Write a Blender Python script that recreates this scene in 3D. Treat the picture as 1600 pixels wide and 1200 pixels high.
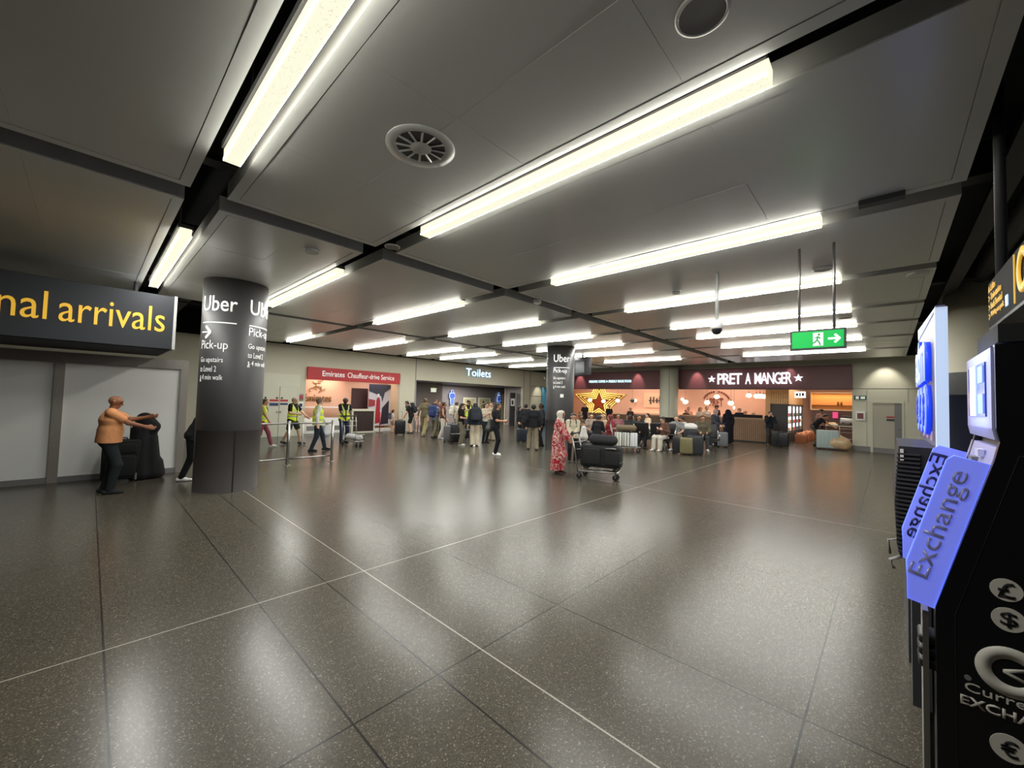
import bpy, bmesh, math, random
import numpy as np
from mathutils import Vector, Matrix, Euler
for o in list(bpy.data.objects): bpy.data.objects.remove(o)
SC = bpy.context.scene
COL = SC.collection
PI = math.pi
R = math.radians
random.seed(7)

# ------------------------------------------------------------------ camera, world, exposure
EYE = 1.75
FPX = 621.7
VM = np.array([[0.68507889, 0.04910122, 0.72681221], [-0.7278971, 0.00661725, 0.68565445], [0.02885697, -0.99877189, 0.04027397]])
cam = bpy.data.objects.new('camera', bpy.data.cameras.new('camera'))
COL.objects.link(cam)
cam.data.sensor_width = 36
cam.data.lens = FPX / 1600 * 36
cam.data.clip_start = 0.05
cam.data.clip_end = 200
m3 = Matrix(((VM[0, 0], -VM[0, 1], -VM[0, 2]), (VM[1, 0], -VM[1, 1], -VM[1, 2]), (VM[2, 0], -VM[2, 1], -VM[2, 2])))
cam.matrix_world = Matrix.Translation((0, 0, EYE)) @ m3.to_4x4()
SC.camera = cam
w = bpy.data.worlds.new('world'); SC.world = w; w.use_nodes = True
w.node_tree.nodes['Background'].inputs[0].default_value = (0.02, 0.021, 0.024, 1)
w.node_tree.nodes['Background'].inputs[1].default_value = 0.3
SC.view_settings.view_transform = 'Standard'
SC.view_settings.look = 'None'
SC.view_settings.gamma = 1
SC.view_settings.exposure = 1.72
SC.cycles.use_denoising = True
SC.cycles.denoising_prefilter = 'ACCURATE'
SC.cycles.max_bounces = 8
SC.cycles.diffuse_bounces = 4
SC.cycles.sample_clamp_indirect = 6
LAMP = 22.0                                  # watts of each strip light


def ray(px, py): return VM @ np.array([px - 800, py - 600, FPX])
def G(px, py, z=0):
    d = ray(px, py); t = (z - EYE) / d[2]; return Vector((d[0] * t, d[1] * t, z))
def AX(px, py, x):
    d = ray(px, py); t = x / d[0]; return Vector((x, d[1] * t, EYE + d[2] * t))
def AY(px, py, y):
    d = ray(px, py); t = y / d[1]; return Vector((d[0] * t, y, EYE + d[2] * t))
def DB(px, dist):
    d = ray(px, 630); h = math.hypot(d[0], d[1]); return Vector((d[0] / h * dist, d[1] / h * dist, 0))


# ------------------------------------------------------------------ materials
MATS = {}
def lin(c):
    return tuple((x / 255 / 12.92 if x / 255 <= .04045 else ((x / 255 + .055) / 1.055) ** 2.4) for x in c)
def mat(name, col, rough=.6, metal=0., spec=.5, noise=0., nscale=8., bump=0., emit=0., ecol=None, alpha=1., coat=0.):
    if name in MATS: return MATS[name]
    m = bpy.data.materials.new(name); m.use_nodes = True
    nt = m.node_tree; b = nt.nodes['Principled BSDF']
    c = lin(col)
    b.inputs['Base Color'].default_value = (*c, 1)
    b.inputs['Roughness'].default_value = rough
    b.inputs['Metallic'].default_value = metal
    b.inputs['Specular IOR Level'].default_value = spec
    b.inputs['Coat Weight'].default_value = coat
    if alpha < 1: b.inputs['Alpha'].default_value = alpha
    if emit and emit < 2: m.cycles.emission_sampling = 'NONE'
    if emit:
        b.inputs['Emission Color'].default_value = (*lin(ecol or col), 1)
        b.inputs['Emission Strength'].default_value = emit
    tc = nt.nodes.new('ShaderNodeTexCoord')
    if noise or bump:
        n = nt.nodes.new('ShaderNodeTexNoise'); n.inputs['Scale'].default_value = nscale; n.inputs['Detail'].default_value = 4
        nt.links.new(tc.outputs['Object'], n.inputs['Vector'])
        if noise:
            mx = nt.nodes.new('ShaderNodeMix'); mx.data_type = 'RGBA'
            mx.inputs[6].default_value = (*[x * (1 - noise) for x in c], 1); mx.inputs[7].default_value = (*[min(1, x * (1 + noise)) for x in c], 1)
            nt.links.new(n.outputs['Fac'], mx.inputs[0]); nt.links.new(mx.outputs[2], b.inputs['Base Color'])
        if bump:
            bp = nt.nodes.new('ShaderNodeBump'); bp.inputs['Strength'].default_value = bump; bp.inputs['Distance'].default_value = .02
            nt.links.new(n.outputs['Fac'], bp.inputs['Height']); nt.links.new(bp.outputs[0], b.inputs['Normal'])
    MATS[name] = m
    return m
def N(nt, typ, **kw):
    n = nt.nodes.new(typ)
    for k, v in kw.items(): setattr(n, k, v)
    return n
def mth(nt, op, a, b=None, c=None):
    n = nt.nodes.new('ShaderNodeMath'); n.operation = op
    for i, v in enumerate((a, b, c)):
        if v is None: continue
        if isinstance(v, (int, float)): n.inputs[i].default_value = v
        else: nt.links.new(v, n.inputs[i])
    return n.outputs[0]
def cloth(c):
    return mat('cloth_%d_%d_%d' % tuple(c), c, .9, spec=.2, noise=.22, nscale=30, bump=.15)
def skinm(c):
    return mat('skin_%d_%d_%d' % tuple(c), c, .55, spec=.4, noise=.08, nscale=20)

def floor_mat():
    m = mat('terrazzo', (70, 66, 61), .3)
    nt = m.node_tree; b = nt.nodes['Principled BSDF']
    geo = N(nt, 'ShaderNodeNewGeometry'); sep = N(nt, 'ShaderNodeSeparateXYZ')
    nt.links.new(geo.outputs['Position'], sep.inputs[0])
    X, Y = sep.outputs[0], sep.outputs[1]
    def lines(vals, wd):
        out = None
        for s, v in vals:
            l = mth(nt, 'LESS_THAN', mth(nt, 'ABSOLUTE', mth(nt, 'SUBTRACT', s, v)), wd)
            out = l if out is None else mth(nt, 'MAXIMUM', out, l)
        return out
    light = lines([(X, 1.97), (Y, 3.82), (X, 8.0)], .0055)
    dark = lines([(X, .15), (X, 1.05), (X, 1.6), (X, 2.85), (Y, 2.08), (Y, 5.9), (X, 5.0), (Y, .35), (Y, 7.9), (X, 11.3)], .006)
    v = N(nt, 'ShaderNodeTexVoronoi'); v.inputs['Scale'].default_value = 170
    off = N(nt, 'ShaderNodeVectorMath'); off.inputs[1].default_value = (0, 0, .3713); nt.links.new(geo.outputs['Position'], off.inputs[0])
    nt.links.new(off.outputs[0], v.inputs['Vector'])
    sepc = N(nt, 'ShaderNodeSeparateColor'); nt.links.new(v.outputs['Color'], sepc.inputs[0])
    ramp = N(nt, 'ShaderNodeValToRGB')
    e = ramp.color_ramp.elements
    base = lin((77, 72, 62))
    e[0].position = 0; e[0].color = (*[x * .6 for x in base], 1)
    e[1].position = 1; e[1].color = (*lin((136, 130, 118)), 1)
    for p, c in ((.3, [x * .85 for x in base]), (.6, base), (.85, [x * 1.15 for x in base]), (.94, [x * 1.5 for x in base])):
        q = ramp.color_ramp.elements.new(p); q.color = (*c, 1)
    nt.links.new(sepc.outputs[0], ramp.inputs[0])
    n2 = N(nt, 'ShaderNodeTexNoise'); n2.inputs['Scale'].default_value = .7; n2.inputs['Detail'].default_value = 5
    nt.links.new(off.outputs[0], n2.inputs['Vector'])
    mx = N(nt, 'ShaderNodeMix', data_type='RGBA', blend_type='MULTIPLY'); mx.inputs[0].default_value = 1
    mr = N(nt, 'ShaderNodeMapRange'); mr.inputs[3].default_value = .88; mr.inputs[4].default_value = 1.12
    nt.links.new(n2.outputs['Fac'], mr.inputs[0])
    nt.links.new(ramp.outputs[0], mx.inputs[6]); nt.links.new(mr.outputs[0], mx.inputs[7])
    m1 = N(nt, 'ShaderNodeMix', data_type='RGBA'); nt.links.new(dark, m1.inputs[0]); nt.links.new(mx.outputs[2], m1.inputs[6]); m1.inputs[7].default_value = (*lin((34, 32, 30)), 1)
    m2 = N(nt, 'ShaderNodeMix', data_type='RGBA'); nt.links.new(light, m2.inputs[0]); nt.links.new(m1.outputs[2], m2.inputs[6]); m2.inputs[7].default_value = (*lin((160, 155, 142)), 1)
    nt.links.new(m2.outputs[2], b.inputs['Base Color'])
    mr2 = N(nt, 'ShaderNodeMapRange'); mr2.inputs[3].default_value = .215; mr2.inputs[4].default_value = .262
    nt.links.new(n2.outputs['Fac'], mr2.inputs[0]); nt.links.new(mr2.outputs[0], b.inputs['Roughness'])
    b.inputs['Specular IOR Level'].default_value = .27
    return m
def slat_mat(name, c1, c2, period, axis=1, duty=.8, rough=.6):
    m = mat(name, c1, rough); nt = m.node_tree; b = nt.nodes['Principled BSDF']
    tc = N(nt, 'ShaderNodeTexCoord'); sep = N(nt, 'ShaderNodeSeparateXYZ'); nt.links.new(tc.outputs['Object'], sep.inputs[0])
    f = mth(nt, 'FRACT', mth(nt, 'DIVIDE', sep.outputs[axis], period))
    k = mth(nt, 'GREATER_THAN', f, duty)
    n = N(nt, 'ShaderNodeTexNoise'); n.inputs['Scale'].default_value = 6
    nt.links.new(tc.outputs['Object'], n.inputs['Vector'])
    mx0 = N(nt, 'ShaderNodeMix', data_type='RGBA'); c = lin(c1)
    mx0.inputs[6].default_value = (*[x * .8 for x in c], 1); mx0.inputs[7].default_value = (*[min(1, x * 1.2) for x in c], 1)
    nt.links.new(n.outputs['Fac'], mx0.inputs[0])
    mx = N(nt, 'ShaderNodeMix', data_type='RGBA'); nt.links.new(k, mx.inputs[0])
    nt.links.new(mx0.outputs[2], mx.inputs[6]); mx.inputs[7].default_value = (*lin(c2), 1)
    nt.links.new(mx.outputs[2], b.inputs['Base Color'])
    return m
def speckle_mat(name, c1, c2, c3, scale, rough=.5):
    m = mat(name, c1, rough); nt = m.node_tree; b = nt.nodes['Principled BSDF']
    tc = N(nt, 'ShaderNodeTexCoord'); v = N(nt, 'ShaderNodeTexVoronoi'); v.inputs['Scale'].default_value = scale
    nt.links.new(tc.outputs['Object'], v.inputs['Vector'])
    sc_ = N(nt, 'ShaderNodeSeparateColor'); nt.links.new(v.outputs['Color'], sc_.inputs[0])
    r = N(nt, 'ShaderNodeValToRGB'); r.color_ramp.interpolation = 'CONSTANT'
    r.color_ramp.elements[0].color = (*lin(c1), 1); r.color_ramp.elements[1].color = (*lin(c2), 1); r.color_ramp.elements[1].position = .55
    q = r.color_ramp.elements.new(.8); q.color = (*lin(c3), 1)
    nt.links.new(sc_.outputs[0], r.inputs[0]); nt.links.new(r.outputs[0], b.inputs['Base Color'])
    return m
def floral_mat():
    m = mat('red_floral', (160, 30, 45), .85); nt = m.node_tree; b = nt.nodes['Principled BSDF']
    tc = N(nt, 'ShaderNodeTexCoord')
    n = N(nt, 'ShaderNodeTexNoise'); n.inputs['Scale'].default_value = 9; n.inputs['Detail'].default_value = 2; n.inputs['Distortion'].default_value = 1.6
    nt.links.new(tc.outputs['Object'], n.inputs['Vector'])
    a = mth(nt, 'ABSOLUTE', mth(nt, 'SUBTRACT', n.outputs['Fac'], .5))
    r = N(nt, 'ShaderNodeValToRGB'); r.color_ramp.interpolation = 'CONSTANT'
    r.color_ramp.elements[0].color = (*lin((226, 200, 188)), 1); r.color_ramp.elements[1].color = (*lin((170, 26, 46)), 1); r.color_ramp.elements[1].position = .035
    nt.links.new(a, r.inputs[0]); nt.links.new(r.outputs[0], b.inputs['Base Color'])
    return m
def lamp_mat():
    m = mat('lamp_lens', (90, 86, 74), .4); m.cycles.emission_sampling = 'NONE'; nt = m.node_tree; b = nt.nodes['Principled BSDF']
    geo = N(nt, 'ShaderNodeNewGeometry')
    v = N(nt, 'ShaderNodeTexVoronoi'); v.inputs['Scale'].default_value = 55
    nt.links.new(geo.outputs['Position'], v.inputs['Vector'])
    k = mth(nt, 'LESS_THAN', v.outputs['Distance'], .2)
    b.inputs['Emission Color'].default_value = (1, .975, .75, 1)
    nt.links.new(mth(nt, 'SUBTRACT', .3, mth(nt, 'MULTIPLY', k, .09)), b.inputs['Emission Strength'])
    return m

M_floor = floor_mat()
M_panel = mat('ceiling_metal', (198, 200, 198), .3, spec=.6, metal=.15)
M_deck = mat('black_void', (14, 14, 16), .9)
M_duct = mat('dark_duct', (20, 20, 22), .6, noise=.3, nscale=3)
M_beige = mat('beige_wall', (196, 192, 172), .7, noise=.04, nscale=2)
M_cream = mat('cream_cladding', (204, 203, 184), .55, noise=.03, nscale=2)
M_white = mat('white_hoarding', (236, 236, 231), .35, noise=.03, nscale=3)
M_bronze = mat('brushed_metal', (158, 152, 144), .32, metal=.3, noise=.15, nscale=40)
M_chrome = mat('chrome', (200, 200, 200), .18, metal=1)
M_steel = mat('steel', (165, 163, 160), .3, metal=.9)
M_black = mat('black_plastic', (20, 20, 22), .45)
M_blackm = mat('black_matte', (17, 17, 19), .8)
M_char = mat('charcoal', (52, 52, 54), .5)
M_wrap = mat('charcoal_wrap', (50, 49, 49), .52, spec=.4)
M_gclad = mat('grey_cladding', (112, 108, 108), .38, metal=.35, noise=.1, nscale=3)
M_lens = lamp_mat()
M_rim = mat('lamp_rim', (255, 250, 225), .4, emit=11, ecol=(255, 252, 238))
M_side = mat('lamp_side', (150, 140, 110), .5, emit=.36, ecol=(255, 243, 208))
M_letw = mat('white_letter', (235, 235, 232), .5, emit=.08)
M_yel = mat('yellow_letter', (236, 186, 62), .5, emit=.1, ecol=(240, 185, 60))
M_glass = mat('clear_glass', (60, 74, 72), .05, alpha=.07)
M_rubber = mat('rubber', (26, 26, 27), .7)
M_dgrey = mat('dark_grey', (64, 64, 67), .5)
M_mgrey = mat('mid_grey', (125, 124, 122), .5)
M_wood = slat_mat('slat_wood', (150, 118, 92), (80, 60, 46), .09, 1, .86)
M_pwood = slat_mat('slat_pale_wood', (214, 176, 130), (140, 100, 68), .1, 1, .82)
M_pwoodx = slat_mat('slat_pale_wood_x', (214, 176, 130), (140, 100, 68), .1, 0, .82)
M_pink = mat('pink_plaster', (222, 178, 154), .8, noise=.05, nscale=2)
M_fasc = mat('maroon_fascia', (108, 62, 66), .45, noise=.05, nscale=2)
M_red = mat('red_sign', (178, 42, 46), .5)
M_neon = mat('neon_tube', (255, 225, 130), .4, emit=.42, ecol=(255, 212, 110))
M_globe = mat('globe_glass', (255, 245, 228), .4, emit=.8, ecol=(255, 230, 200))
M_ltw = mat('lit_letter', (255, 255, 255), .4, emit=.38, ecol=(245, 248, 255))
M_blue = mat('blue_glow', (120, 140, 255), .4, emit=.2, ecol=(120, 150, 255))
M_bluew = mat('blue_white_glow', (205, 220, 250), .4, emit=.16, ecol=(190, 215, 255))

# ------------------------------------------------------------------ mesh helpers
def tag(o, label=None, cat=None, group=None, kind=None):
    if label: o['label'] = label
    if cat: o['category'] = cat
    if group: o['group'] = group
    if kind: o['kind'] = kind
    return o
def thing(name, label, cat, loc=(0, 0, 0), rz=0., group=None, kind=None):
    o = bpy.data.objects.new(name, None); COL.objects.link(o)
    o.location = loc; o.rotation_euler = (0, 0, rz); o.empty_display_size = .1
    return tag(o, label, cat, group, kind)
class MB:
    def __init__(s): s.bm = bmesh.new()
    def _fin(s, vs, mi, M=None):
        if M is not None: bmesh.ops.transform(s.bm, matrix=M, verts=vs)
        fs = set(f for v in vs for f in v.link_faces)
        for f in fs: f.material_index = mi
        return s
    def box(s, c, sz, mi=0, rot=None):
        g = bmesh.ops.create_cube(s.bm, size=1)
        M = Matrix.Translation(c) @ (rot.to_4x4() if rot is not None else Matrix()) @ Matrix.Diagonal((*sz, 1))
        return s._fin(g['verts'], mi, M)
    def bb(s, a, b, mi=0):
        return s.box([(a[i] + b[i]) / 2 for i in range(3)], [abs(b[i] - a[i]) for i in range(3)], mi)
    def rbox(s, c, sz, r, mi=0, seg=3, rot=None):
        t = bmesh.new(); bmesh.ops.create_cube(t, size=1)
        bmesh.ops.transform(t, matrix=Matrix.Diagonal((*sz, 1)), verts=t.verts)
        bmesh.ops.bevel(t, geom=list(t.edges), offset=min(r, min(sz) * .49), segments=seg, affect='EDGES', profile=.5)
        M = Matrix.Translation(c) @ (rot.to_4x4() if rot is not None else Matrix())
        bmesh.ops.transform(t, matrix=M, verts=t.verts)
        for f in t.faces: f.material_index = mi; f.smooth = True
        me = bpy.data.meshes.new('t'); t.to_mesh(me); t.free(); s.bm.from_mesh(me); bpy.data.meshes.remove(me)
        return s
    def cyl(s, p0, p1, r0, r1=None, n=16, mi=0, smooth=True):
        p0 = Vector(p0); p1 = Vector(p1); d = p1 - p0
        g = bmesh.ops.create_cone(s.bm, cap_ends=True, segments=n, radius1=r0, radius2=r0 if r1 is None else r1, depth=d.length)
        M = Matrix.Translation((p0 + p1) / 2) @ d.to_track_quat('Z', 'Y').to_matrix().to_4x4()
        s._fin(g['verts'], mi, M)
        if smooth:
            for v in g['verts']:
                for f in v.link_faces:
                    if len(f.verts) == 4: f.smooth = True
        return s
    def sph(s, c, r, mi=0, sc=(1, 1, 1), n=16):
        g = bmesh.ops.create_uvsphere(s.bm, u_segments=n, v_segments=n // 2 + 2, radius=r)
        s._fin(g['verts'], mi, Matrix.Translation(c) @ Matrix.Diagonal((*sc, 1)))
        for v in g['verts']:
            for f in v.link_faces: f.smooth = True
        return s
    def tube(s, pts, r, n=8, mi=0, closed=False):
        pts = [Vector(p) for p in pts]; rings = []
        k = len(pts)
        for i, p in enumerate(pts):
            a = pts[(i - 1) % k] if (closed or i) else p; b = pts[(i + 1) % k] if (closed or i < k - 1) else p
            d = (b - a).normalized()
            up = Vector((0, 0, 1)) if abs(d.z) < .95 else Vector((1, 0, 0))
            u = d.cross(up).normalized(); v = d.cross(u)
            rings.append([s.bm.verts.new(p + (u * math.cos(2 * PI * j / n) + v * math.sin(2 * PI * j / n)) * r) for j in range(n)])
        for i in range(k if closed else k - 1):
            A, B = rings[i], rings[(i + 1) % k]
            for j in range(n):
                f = s.bm.faces.new((A[j], A[(j + 1) % n], B[(j + 1) % n], B[j])); f.smooth = True; f.material_index = mi
        if not closed:
            s.bm.faces.new(rings[0]).material_index = mi; s.bm.faces.new(rings[-1][::-1]).material_index = mi
        return s
    def lathe(s, prof, c=(0, 0, 0), n=32, mi=0, a0=0, a1=2 * PI):
        full = abs(a1 - a0 - 2 * PI) < 1e-6; k = n if full else n + 1
        rings = [[s.bm.verts.new((c[0] + r * math.cos(a0 + (a1 - a0) * j / n), c[1] + r * math.sin(a0 + (a1 - a0) * j / n), c[2] + z)) for j in range(k)] for r, z in prof]
        for A, B in zip(rings, rings[1:]):
            for j in range(n):
                f = s.bm.faces.new((A[j], A[(j + 1) % k], B[(j + 1) % k], B[j])); f.smooth = True; f.material_index = mi
        return s
    def prism(s, poly, a, b, fn, mi=0):
        A = [s.bm.verts.new(fn(p[0], p[1], a)) for p in poly]; B = [s.bm.verts.new(fn(p[0], p[1], b)) for p in poly]
        k = len(poly); fs = [s.bm.faces.new(A), s.bm.faces.new(B[::-1])]
        for i in range(k): fs.append(s.bm.faces.new((A[i], B[i], B[(i + 1) % k], A[(i + 1) % k])))
        for f in fs: f.material_index = mi
        return s
    def build(s, name, mats, parent=None, bevel=0, smooth=False):
        bmesh.ops.recalc_face_normals(s.bm, faces=s.bm.faces)
        if bevel: bmesh.ops.bevel(s.bm, geom=[e for e in s.bm.edges if e.calc_face_angle(0) > .5], offset=bevel, segments=2, affect='EDGES')
        me = bpy.data.meshes.new(name); s.bm.to_mesh(me); s.bm.free()
        for m in (mats if isinstance(mats, (list, tuple)) else [mats]): me.materials.append(m)
        if smooth:
            for p in me.polygons: p.use_smooth = True
        o = bpy.data.objects.new(name, me); COL.objects.link(o)
        if parent is not None: o.parent = parent
        return o
def copy_tree(o, parent=None):
    c = o.copy(); COL.objects.link(c)
    if parent is not None:
        c.parent = parent; c.matrix_parent_inverse = o.matrix_parent_inverse.copy()
    for ch in [q for q in bpy.data.objects if q.parent == o]: copy_tree(ch, c)
    return c
FONT = None
def text_mesh(s, ext=.004, bold=0., spacing=1.0):
    cu = bpy.data.curves.new('lettering', 'FONT'); cu.body = s; cu.size = 1; cu.extrude = 0; cu.offset = bold
    cu.resolution_u = 3; cu.space_character = spacing; cu.fill_mode = 'FRONT'
    ob = bpy.data.objects.new('lettering', cu); COL.objects.link(ob)
    bpy.context.view_layer.update()
    me = bpy.data.meshes.new_from_object(ob)
    bpy.data.objects.remove(ob)
    return me
def lettering(name, s, mt, parent, loc, rot, fit, ext=.006, bold=0., spacing=1., curve=None, cap=None, mir=False):
    """fit=(width,height) of the bounding box, loc = its lower left corner"""
    me = text_mesh(s, bold=bold, spacing=spacing)
    bm = bmesh.new(); bm.from_mesh(me); bpy.data.meshes.remove(me)
    bmesh.ops.remove_doubles(bm, verts=bm.verts, dist=1e-5)
    xs = [v.co.x for v in bm.verts]; ys = [v.co.y for v in bm.verts]
    x0, x1, y0, y1 = min(xs), max(xs), min(ys), max(ys)
    sx = fit[0] / (x1 - x0) if fit[0] else fit[1] / (y1 - y0)
    sy = fit[1] / (y1 - y0) if fit[1] else sx
    if not fit[0]: sx = sy
    for v in bm.verts: v.co = Vector(((v.co.x - x0) * sx, (v.co.y - y0) * sy, 0))
    if ext:
        r = bmesh.ops.extrude_face_region(bm, geom=list(bm.faces))
        bmesh.ops.translate(bm, vec=(0, 0, ext), verts=[q for q in r['geom'] if isinstance(q, bmesh.types.BMVert)])
    if curve:
        cx, cy, rad, th, z0 = curve
        wd = max(v.co.x for v in bm.verts); k = max(2, int(wd / .03))
        for i in range(1, k):
            bmesh.ops.bisect_plane(bm, geom=list(bm.verts) + list(bm.edges) + list(bm.faces), plane_co=(wd * i / k, 0, 0), plane_no=(1, 0, 0))
        for v in bm.verts:
            a = th + v.co.x / rad
            v.co = Vector((cx + (rad + .002 + v.co.z) * math.cos(a), cy + (rad + .002 + v.co.z) * math.sin(a), z0 + v.co.y))
        loc = (0, 0, 0); rot = (0, 0, 0)
    if mir:
        for v in bm.verts: v.co.x = -v.co.x
    bmesh.ops.recalc_face_normals(bm, faces=bm.faces)
    me = bpy.data.meshes.new(name); bm.to_mesh(me); bm.free(); me.materials.append(mt)
    o = bpy.data.objects.new(name, me); COL.objects.link(o)
    o.location = loc; o.rotation_euler = rot
    if parent is not None: o.parent = parent
    return o
FACE_NY = (PI / 2, 0, 0)            # reads along +x, faces -y
FACE_NX = (PI / 2, 0, -PI / 2)      # reads along -y, faces -x
FACE_PY = (PI / 2, 0, PI)           # reads along -x, faces +y
def fbox(name, a, b, m, parent=None, kind=None, label=None):
    o = MB().bb(a, b).build(name, m, parent)
    if kind: o['kind'] = kind
    if label: o['label'] = label
    return o

# ------------------------------------------------------------------ the setting
fbox('floor', (-8, -5, -.1), (34, 26, 0), M_floor, kind='structure')
# open dark deck above the hung ceiling
fbox('ceiling', (-8, -5, 4.7), (34, 26, 4.8), M_deck, kind='structure')
XG = [-4.3, -1.75, .73, 2.68, 5.22, 7.76, 10.22, 12.14, 14.5, 17.32, 20.3]
YB = [(-.51, 4.97), (5.33, 11.1), (11.45, 17.25)]
def ceiling_raft(x0, x1, y0, y1, z=3.75):
    mb = MB()
    mb.bb((x0, y0, z + .015), (x1, y1, z + .16))
    e = .09                                               # folded rim, then tiles with fine joints
    for a, b in (((x0, y0), (x1, y0 + e)), ((x0, y1 - e), (x1, y1)), ((x0, y0 + e), (x0 + e, y1 - e)), ((x1 - e, y0 + e), (x1, y1 - e))):
        mb.bb((a[0], a[1], z - .004), (b[0], b[1], z + .014))
    nx, ny = max(1, round((x1 - x0) / 1.0)), 4
    rnd = random.Random(int(x0 * 100 + y0 * 7))
    tx, ty = (x1 - x0 - 2 * e - .012) / nx, (y1 - y0 - 2 * e - .012) / ny
    for i in range(nx):
        for j in range(ny):
            c = (x0 + e + .006 + (i + .5) * tx, y0 + e + .006 + (j + .5) * ty, z + .006)
            mb.box(c, (tx - .0015, ty - .0015, .012), 0, Euler((rnd.uniform(-.0035, .0035), rnd.uniform(-.005, .005), 0)).to_matrix())
    o = mb.build('ceiling_panel', M_panel); tag(o, kind='structure')
for bi, (ya, yb) in enumerate(YB):
    for i in range(len(XG) - 1):
        if bi == 2 and i < 3: continue
        ceiling_raft(XG[i] + .15, XG[i + 1] - .15, ya, yb)
mb = MB()
for x in (1.7, 6.4, 11.2, 15.9): mb.bb((x - .12, -5, 4.25), (x + .12, 18, 4.6))
for y in (-1.3, 2.1, 8.3, 14.4): mb.cyl((-7, y, 4.35), (22, y, 4.35), .13, n=12)
for y, z in ((-.9, 4.1), (-1.8, 4.0), (5.15, 4.15), (11.3, 4.15)): mb.bb((-7, y - .09, z), (22, y + .09, z + .07))
tag(mb.build('ceiling_beams', M_duct), kind='structure')
# walls
tag(MB().bb((22.7, 18, 4.02), (22.9, -3, 4.7)).bb((-8, 18.02, 3.78), (22.9, 18.2, 4.7)).build('wall_upper', M_deck), kind='structure')
mb = MB()
mb.bb((22.7, 1.1, 2.66), (22.9, 18.3, 4.02)).bb((22.7, -3, 2.68), (22.9, 1.1, 4.02))
mb.bb((22.7, .52, 0), (22.9, 1.1, 2.676)).bb((22.7, -3, 0), (22.9, -.52, 2.676)).bb((22.7, -.52, 2.15), (22.9, .52, 2.676)).bb((22.7, 15.75, 0), (22.9, 18.3, 2.655))
tag(mb.build('wall_back', M_cream), kind='structure')
tag(MB().bb((22.68, .52, 0), (22.7, 1.1, .22)).bb((22.68, -3, 0), (22.7, -.52, .22)).build('baseboard_back', M_mgrey), kind='structure')
mb = MB()
mb.bb((-8, 18, 0), (6.3, 18.2, 3.78)).bb((6.3, 18, 2.9), (10.8, 18.2, 3.78)).bb((10.8, 18, 0), (11.75, 18.2, 3.78)).bb((11.75, 18, 2.66), (20.2, 18.2, 3.78)).bb((20.2, 18, 0), (23, 18.2, 3.78))
tag(mb.build('wall_left', M_beige), kind='structure')
fbox('wall_right', (6.5, -2.8, 0), (22.7, -2.6, 4.0), M_beige, kind='structure')
mb = MB()
for x in (11.7, 20.25): mb.bb((x - .02, 17.985, 0), (x + .02, 18, 3.78))
mb.bb((20.9, 17.985, 2.05), (22.6, 18, 2.09)).bb((20.9, 17.985, 2.72), (22.6, 18, 2.76)).bb((20.9, 17.985, 0), (20.94, 18, 3.78))
mb.bb((22.69, -2.9, 2.665), (22.7, 1.1, 2.685)).bb((22.69, .62, 0), (22.7, .63, 2.68)).bb((22.69, -.63, 2.1), (22.7, -.62, 2.68)).bb((22.69, -.52, .0), (22.7, -.5, 2.16))
tag(mb.build('trim_1', M_mgrey), kind='structure')

# door in the back wall
d = thing('service_door', 'grey-beige service door with metal edge plate in the pale back wall', 'door', (22.72, 0, 0), 0, kind='structure'); d.name = 'door_1'
del d['category']
MB().bb((-.03, .44, 0), (.06, .52, 2.15)).bb((-.03, -.52, 0), (.06, -.44, 2.15)).bb((-.03, -.44, 2.07), (.06, .44, 2.15)).build('frame', M_cream, d)
MB().bb((.0, -.44, .2), (.05, .44, 2.07)).build('leaf', mat('door_grey', (176, 172, 156), .5), d)
MB().bb((-.008, -.44, .2), (0, -.22, 2.07)).build('edge_plate', M_mgrey, d)
MB().bb((-.006, -.44, 0), (.05, .44, .2)).build('kick_plate', M_mgrey, d)
MB().bb((-.006, -.22, 1.46), (0, .02, 1.52)).build('red_notice', M_red, d)
MB().bb((-.006, -.22, 1.33), (0, .02, 1.42)).build('grey_notice', M_dgrey, d)
MB().cyl((0, -.36, 1.0), (-.05, -.36, 1.0), .012).cyl((-.05, -.38, 1.0), (-.05, -.26, 1.0), .012).build('handle', M_steel, d)
# double door in the left wall
d = thing('door_2', None, None, (5.3, 17.97, 0), 0, kind='structure')
MB().bb((-.68, -.02, 0), (-.012, .03, 2.02)).build('leaf', M_cream, d)
MB().bb((.012, -.02, 0), (.68, .03, 2.02)).build('leaf', M_cream, d)
MB().bb((-.74, -.03, 0), (-.68, .03, 2.1)).bb((.68, -.03, 0), (.74, .03, 2.1)).bb((-.68, -.03, 2.02), (.68, .03, 2.1)).bb((-.76, -.01, 2.1), (.76, .03, 2.55)).build('frame', M_cream, d)
MB().bb((-.35, -.027, 1.42), (-.03, -.02, 1.5)).bb((.03, -.027, 1.42), (.32, -.02, 1.5)).build('red_notice', M_red, d)
MB().bb((-.35, -.027, 1.24), (-.03, -.02, 1.36)).bb((.03, -.027, 1.28), (.32, -.02, 1.36)).build('blue_notice', mat('navy_notice', (50, 60, 100), .5), d)
for x in (-.09, .09, -.5):
    MB().cyl((x, -.03, 1.56), (x, -.02, 1.56), .04, n=12).build('disc_sign', M_char, d)
for x in (-.06, .06):
    MB().cyl((x, -.06, 1.0), (x, -.02, 1.0), .03, n=12).build('handle', M_steel, d)

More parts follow.
